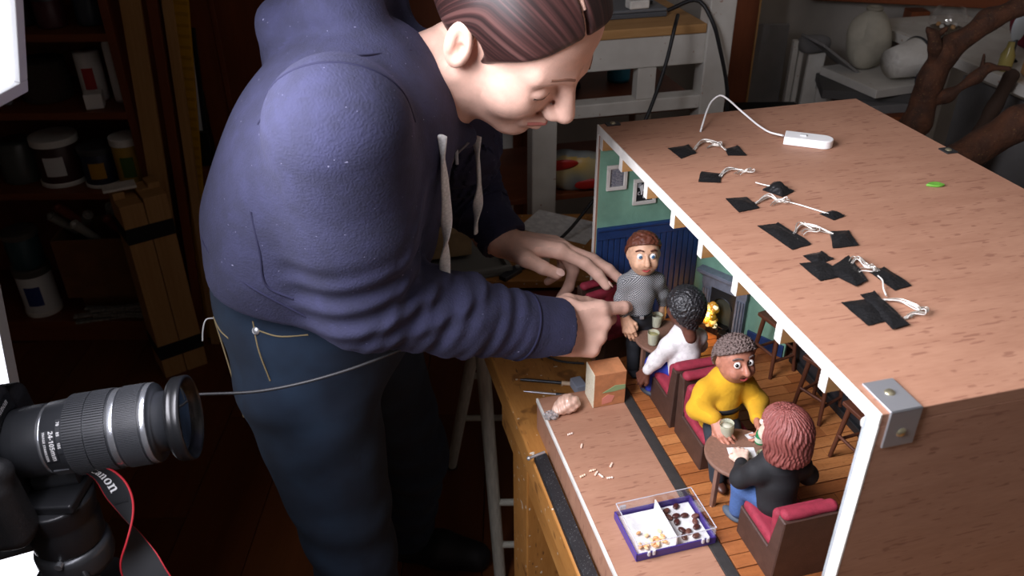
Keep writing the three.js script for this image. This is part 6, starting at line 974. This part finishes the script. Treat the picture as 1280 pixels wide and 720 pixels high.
  const b3 = thing('dark_branch', 'straight dark branch slanting in front of the pale sheet', 'branch', [1.09, 0, -2.0]); part(b3, 'limb', sdf((() => { const f = bonesFn(chain([[0, 0.03, 0], [0.075, 0.8, 0], [0.125, 1.0, 0]], [0.025, 0.02, 0.017]), 0.02); return (x, y, z) => f(x, y, z) + 0.0015 * Math.sin(y * 80); })(), [-0.04, -0.01, -0.04], [0.16, 1.03, 0.04], 0.006), mat(0x3a281c, 0.85));
  // white shelf along the right
  const SR = -1.353, sc = Math.cos(SR), ss = Math.sin(SR), so = [1.21, 0.98, -2.2];
  const sh = thing('white_shelf', 'white shelf board on posts holding small ornaments', 'shelf', so, SR); part(sh, 'shelf_board', span(-0.45, 0.6, -0.02, 0.0, -0.32, 0.0, 0.003), OLDWHITE); part(sh, 'front_lip', span(-0.45, 0.6, -0.028, 0.0, 0.0, 0.012, 0.002), OLDWHITE); for (const x of [-0.4, 0.55]) part(sh, 'post', span(x - 0.02, x + 0.02, -0.98, -0.02, -0.28, -0.24, 0.003, 1), OLDWHITE);
  const on = (x, z, y = 0.9803) => [so[0] + x * sc + z * ss, y, so[2] - x * ss + z * sc];
  W('white_sheet', 'pale grey board leaning under the ornament shelf', 'board', [put(box(0.62, 0.9, 0.012, 0.002), 0, 0.45, 0)], GREY, on(0.2, -0.1, 0), SR);
  const gl = thing('glass_bowl', 'round glass terrarium bowl on the white ornament shelf', 'terrarium', on(-0.22, -0.09)); part(gl, 'bowl', lathe([[0.02, 0], [0.035, 0.006], [0.052, 0.035], [0.05, 0.06], [0.036, 0.082], [0.033, 0.083], [0.048, 0.059], [0.05, 0.035], [0.034, 0.008], [0, 0.003]], 36), GLASS); part(gl, 'soil', lathe([[0, 0.005], [0.03, 0.008], [0.045, 0.026], [0, 0.03]], 28), mat(0x4c3a22, 0.9)); for (let i = 0; i < 5; i++) part(gl, 'pebble', put(ball(0.007, 8), Math.cos(i * 1.3) * 0.024, 0.032, Math.sin(i * 1.3) * 0.024), [OLDWHITE, PINE][i % 2]);
  const cr = thing('wooden_crate', 'small pale wooden crate on the ornament shelf', 'crate', on(0.2, -0.09), SR + 1.1); part(cr, 'slat', span(-0.06, 0.1, 0.03, 0.06, 0.04, 0.048, 0.002), PINE); part(cr, 'slat', span(-0.06, 0.1, 0.03, 0.06, -0.048, -0.04, 0.002), PINE); part(cr, 'end_board', span(-0.068, -0.06, 0, 0.06, -0.048, 0.048, 0.002), PINE); part(cr, 'end_board', span(0.1, 0.108, 0, 0.06, -0.048, 0.048, 0.002), PINE); part(cr, 'crate_floor', span(-0.06, 0.1, 0, 0.008, -0.048, 0.048, 0.002), PINE);
  W('gold_bottle', 'tiny greenish gold bottle standing before the pale crate', 'bottle', lathe([[0, 0], [0.014, 0], [0.017, 0.008], [0.017, 0.04], [0.009, 0.058], [0.008, 0.072], [0, 0.072]], 24), mat(0xa89a58, 0.25), on(0.1, -0.025));
  const mi = thing('oval_mirror', 'small pale oval disc ornament between terrarium and crate', 'ornament', on(0.03, -0.1)); part(mi, 'disc', put(soup(new THREE.SphereGeometry(1, 28, 16)), 0, 0.085, 0, 0, 0.3, 0.1, [0.024, 0.036, 0.006]), mat(0xc4ccd0, 0.3)); part(mi, 'disc_foot', lathe([[0, 0], [0.02, 0], [0.008, 0.012], [0.006, 0.055], [0, 0.055]], 20), DARKSTEEL);
  const pot = thing('leafy_plant', 'small green trailing plant in a clay pot on the ornament shelf', 'plant', on(0.12, -0.22)); part(pot, 'pot', lathe([[0, 0], [0.025, 0], [0.032, 0.05], [0, 0.05]], 24), mat(0x6a3a24, 0.7)); const lf = new THREE.SphereGeometry(1, 8, 6); lf.scale(0.01, 0.003, 0.022); const lm = mat(0x4a6a24, 0.6); for (let i = 0; i < 34; i++) { const m = part(pot, 'leaf', lf, lm); const a = i * 2.4, r = 0.012 + 0.035 * rnd(); m.position.set(Math.cos(a) * r, 0.055 + rr(0, 0.07), Math.sin(a) * r); m.rotation.set(rr(-0.8, 0.8), -a, rr(-0.5, 0.5)); }
  W('maroon_cushion', 'maroon fabric cushion behind the oval disc ornament', 'cushion', [sdf((x, y, z) => ell(x, y, z, 0, 0.07, 0, 0.07, 0.07, 0.03), [-0.09, -0.02, -0.05], [0.09, 0.16, 0.05], 0.005)], mat(0x6a1828, 0.9), on(-0.06, -0.22), SR);
  const gn = thing('garden_gnome', 'tiny white and red ornament figure on a post below the shelf', 'ornament', [1.215, 0.885, -2.03]); part(gn, 'body', lathe([[0, 0], [0.012, 0], [0.013, 0.008], [0.009, 0.024], [0.006, 0.03], [0, 0.031]], 20), mat(0xc8c4bc, 0.6)); part(gn, 'face', put(ball(0.007, 12), 0, 0.034, 0), mat(0xc89878, 0.6)); part(gn, 'hat', lathe([[0.008, 0.037], [0.004, 0.047], [0, 0.056]], 16), mat(0xa83020, 0.6)); part(gn, 'perch', span(-0.01, 0.01, -0.885, 0, -0.01, 0.01, 0.002, 1), mat(0x2a1e16, 0.9));
  W('brown_plank', 'long brown plank lying high across the back of the clutter', 'plank', [plank([0, 0, 0], [0.9, -0.04, 0.05], 0.05, 0.03, V(0, 1, 0), 0.003)], REDWOOD, [0.95, 1.035, -2.75]);
  const ru = thing('timber_trestle', 'dark timber trestle under the brown plank', 'trestle', [1.3, 0, -2.74]); part(ru, 'post', span(-0.03, 0.03, 0, 0.985, -0.03, 0.03, 0.003, 1), REDWOOD); part(ru, 'foot', span(-0.12, 0.12, 0, 0.04, -0.04, 0.04, 0.003), REDWOOD);
  for (let i = 0; i < 2; i++) { const b = thing('storage_box', ['dark storage box on the floor under the boards table', 'brown storage box on the floor beside the branch'][i], 'box', [[1.05, 0, -2.47], [0.72, 0, -2.1]][i], 0.0); part(b, 'box_body', span(-0.03, 0.06, 0, 0.34, -0.12, 0.12, 0.006), [mat(0x2a2a2e, 0.7), mat(0x4c3424, 0.8)][i]); part(b, 'lid', span(-0.034, 0.064, 0.34, 0.37, -0.125, 0.125, 0.006), mat(0x323236, 0.7)); }
}
scene.traverse((o) => { if (o.isMesh) { o.castShadow = true; o.receiveShadow = true; } if (o.isLight && !o.isRectAreaLight) { o.castShadow = true; } });
renderer.render(scene, camera);
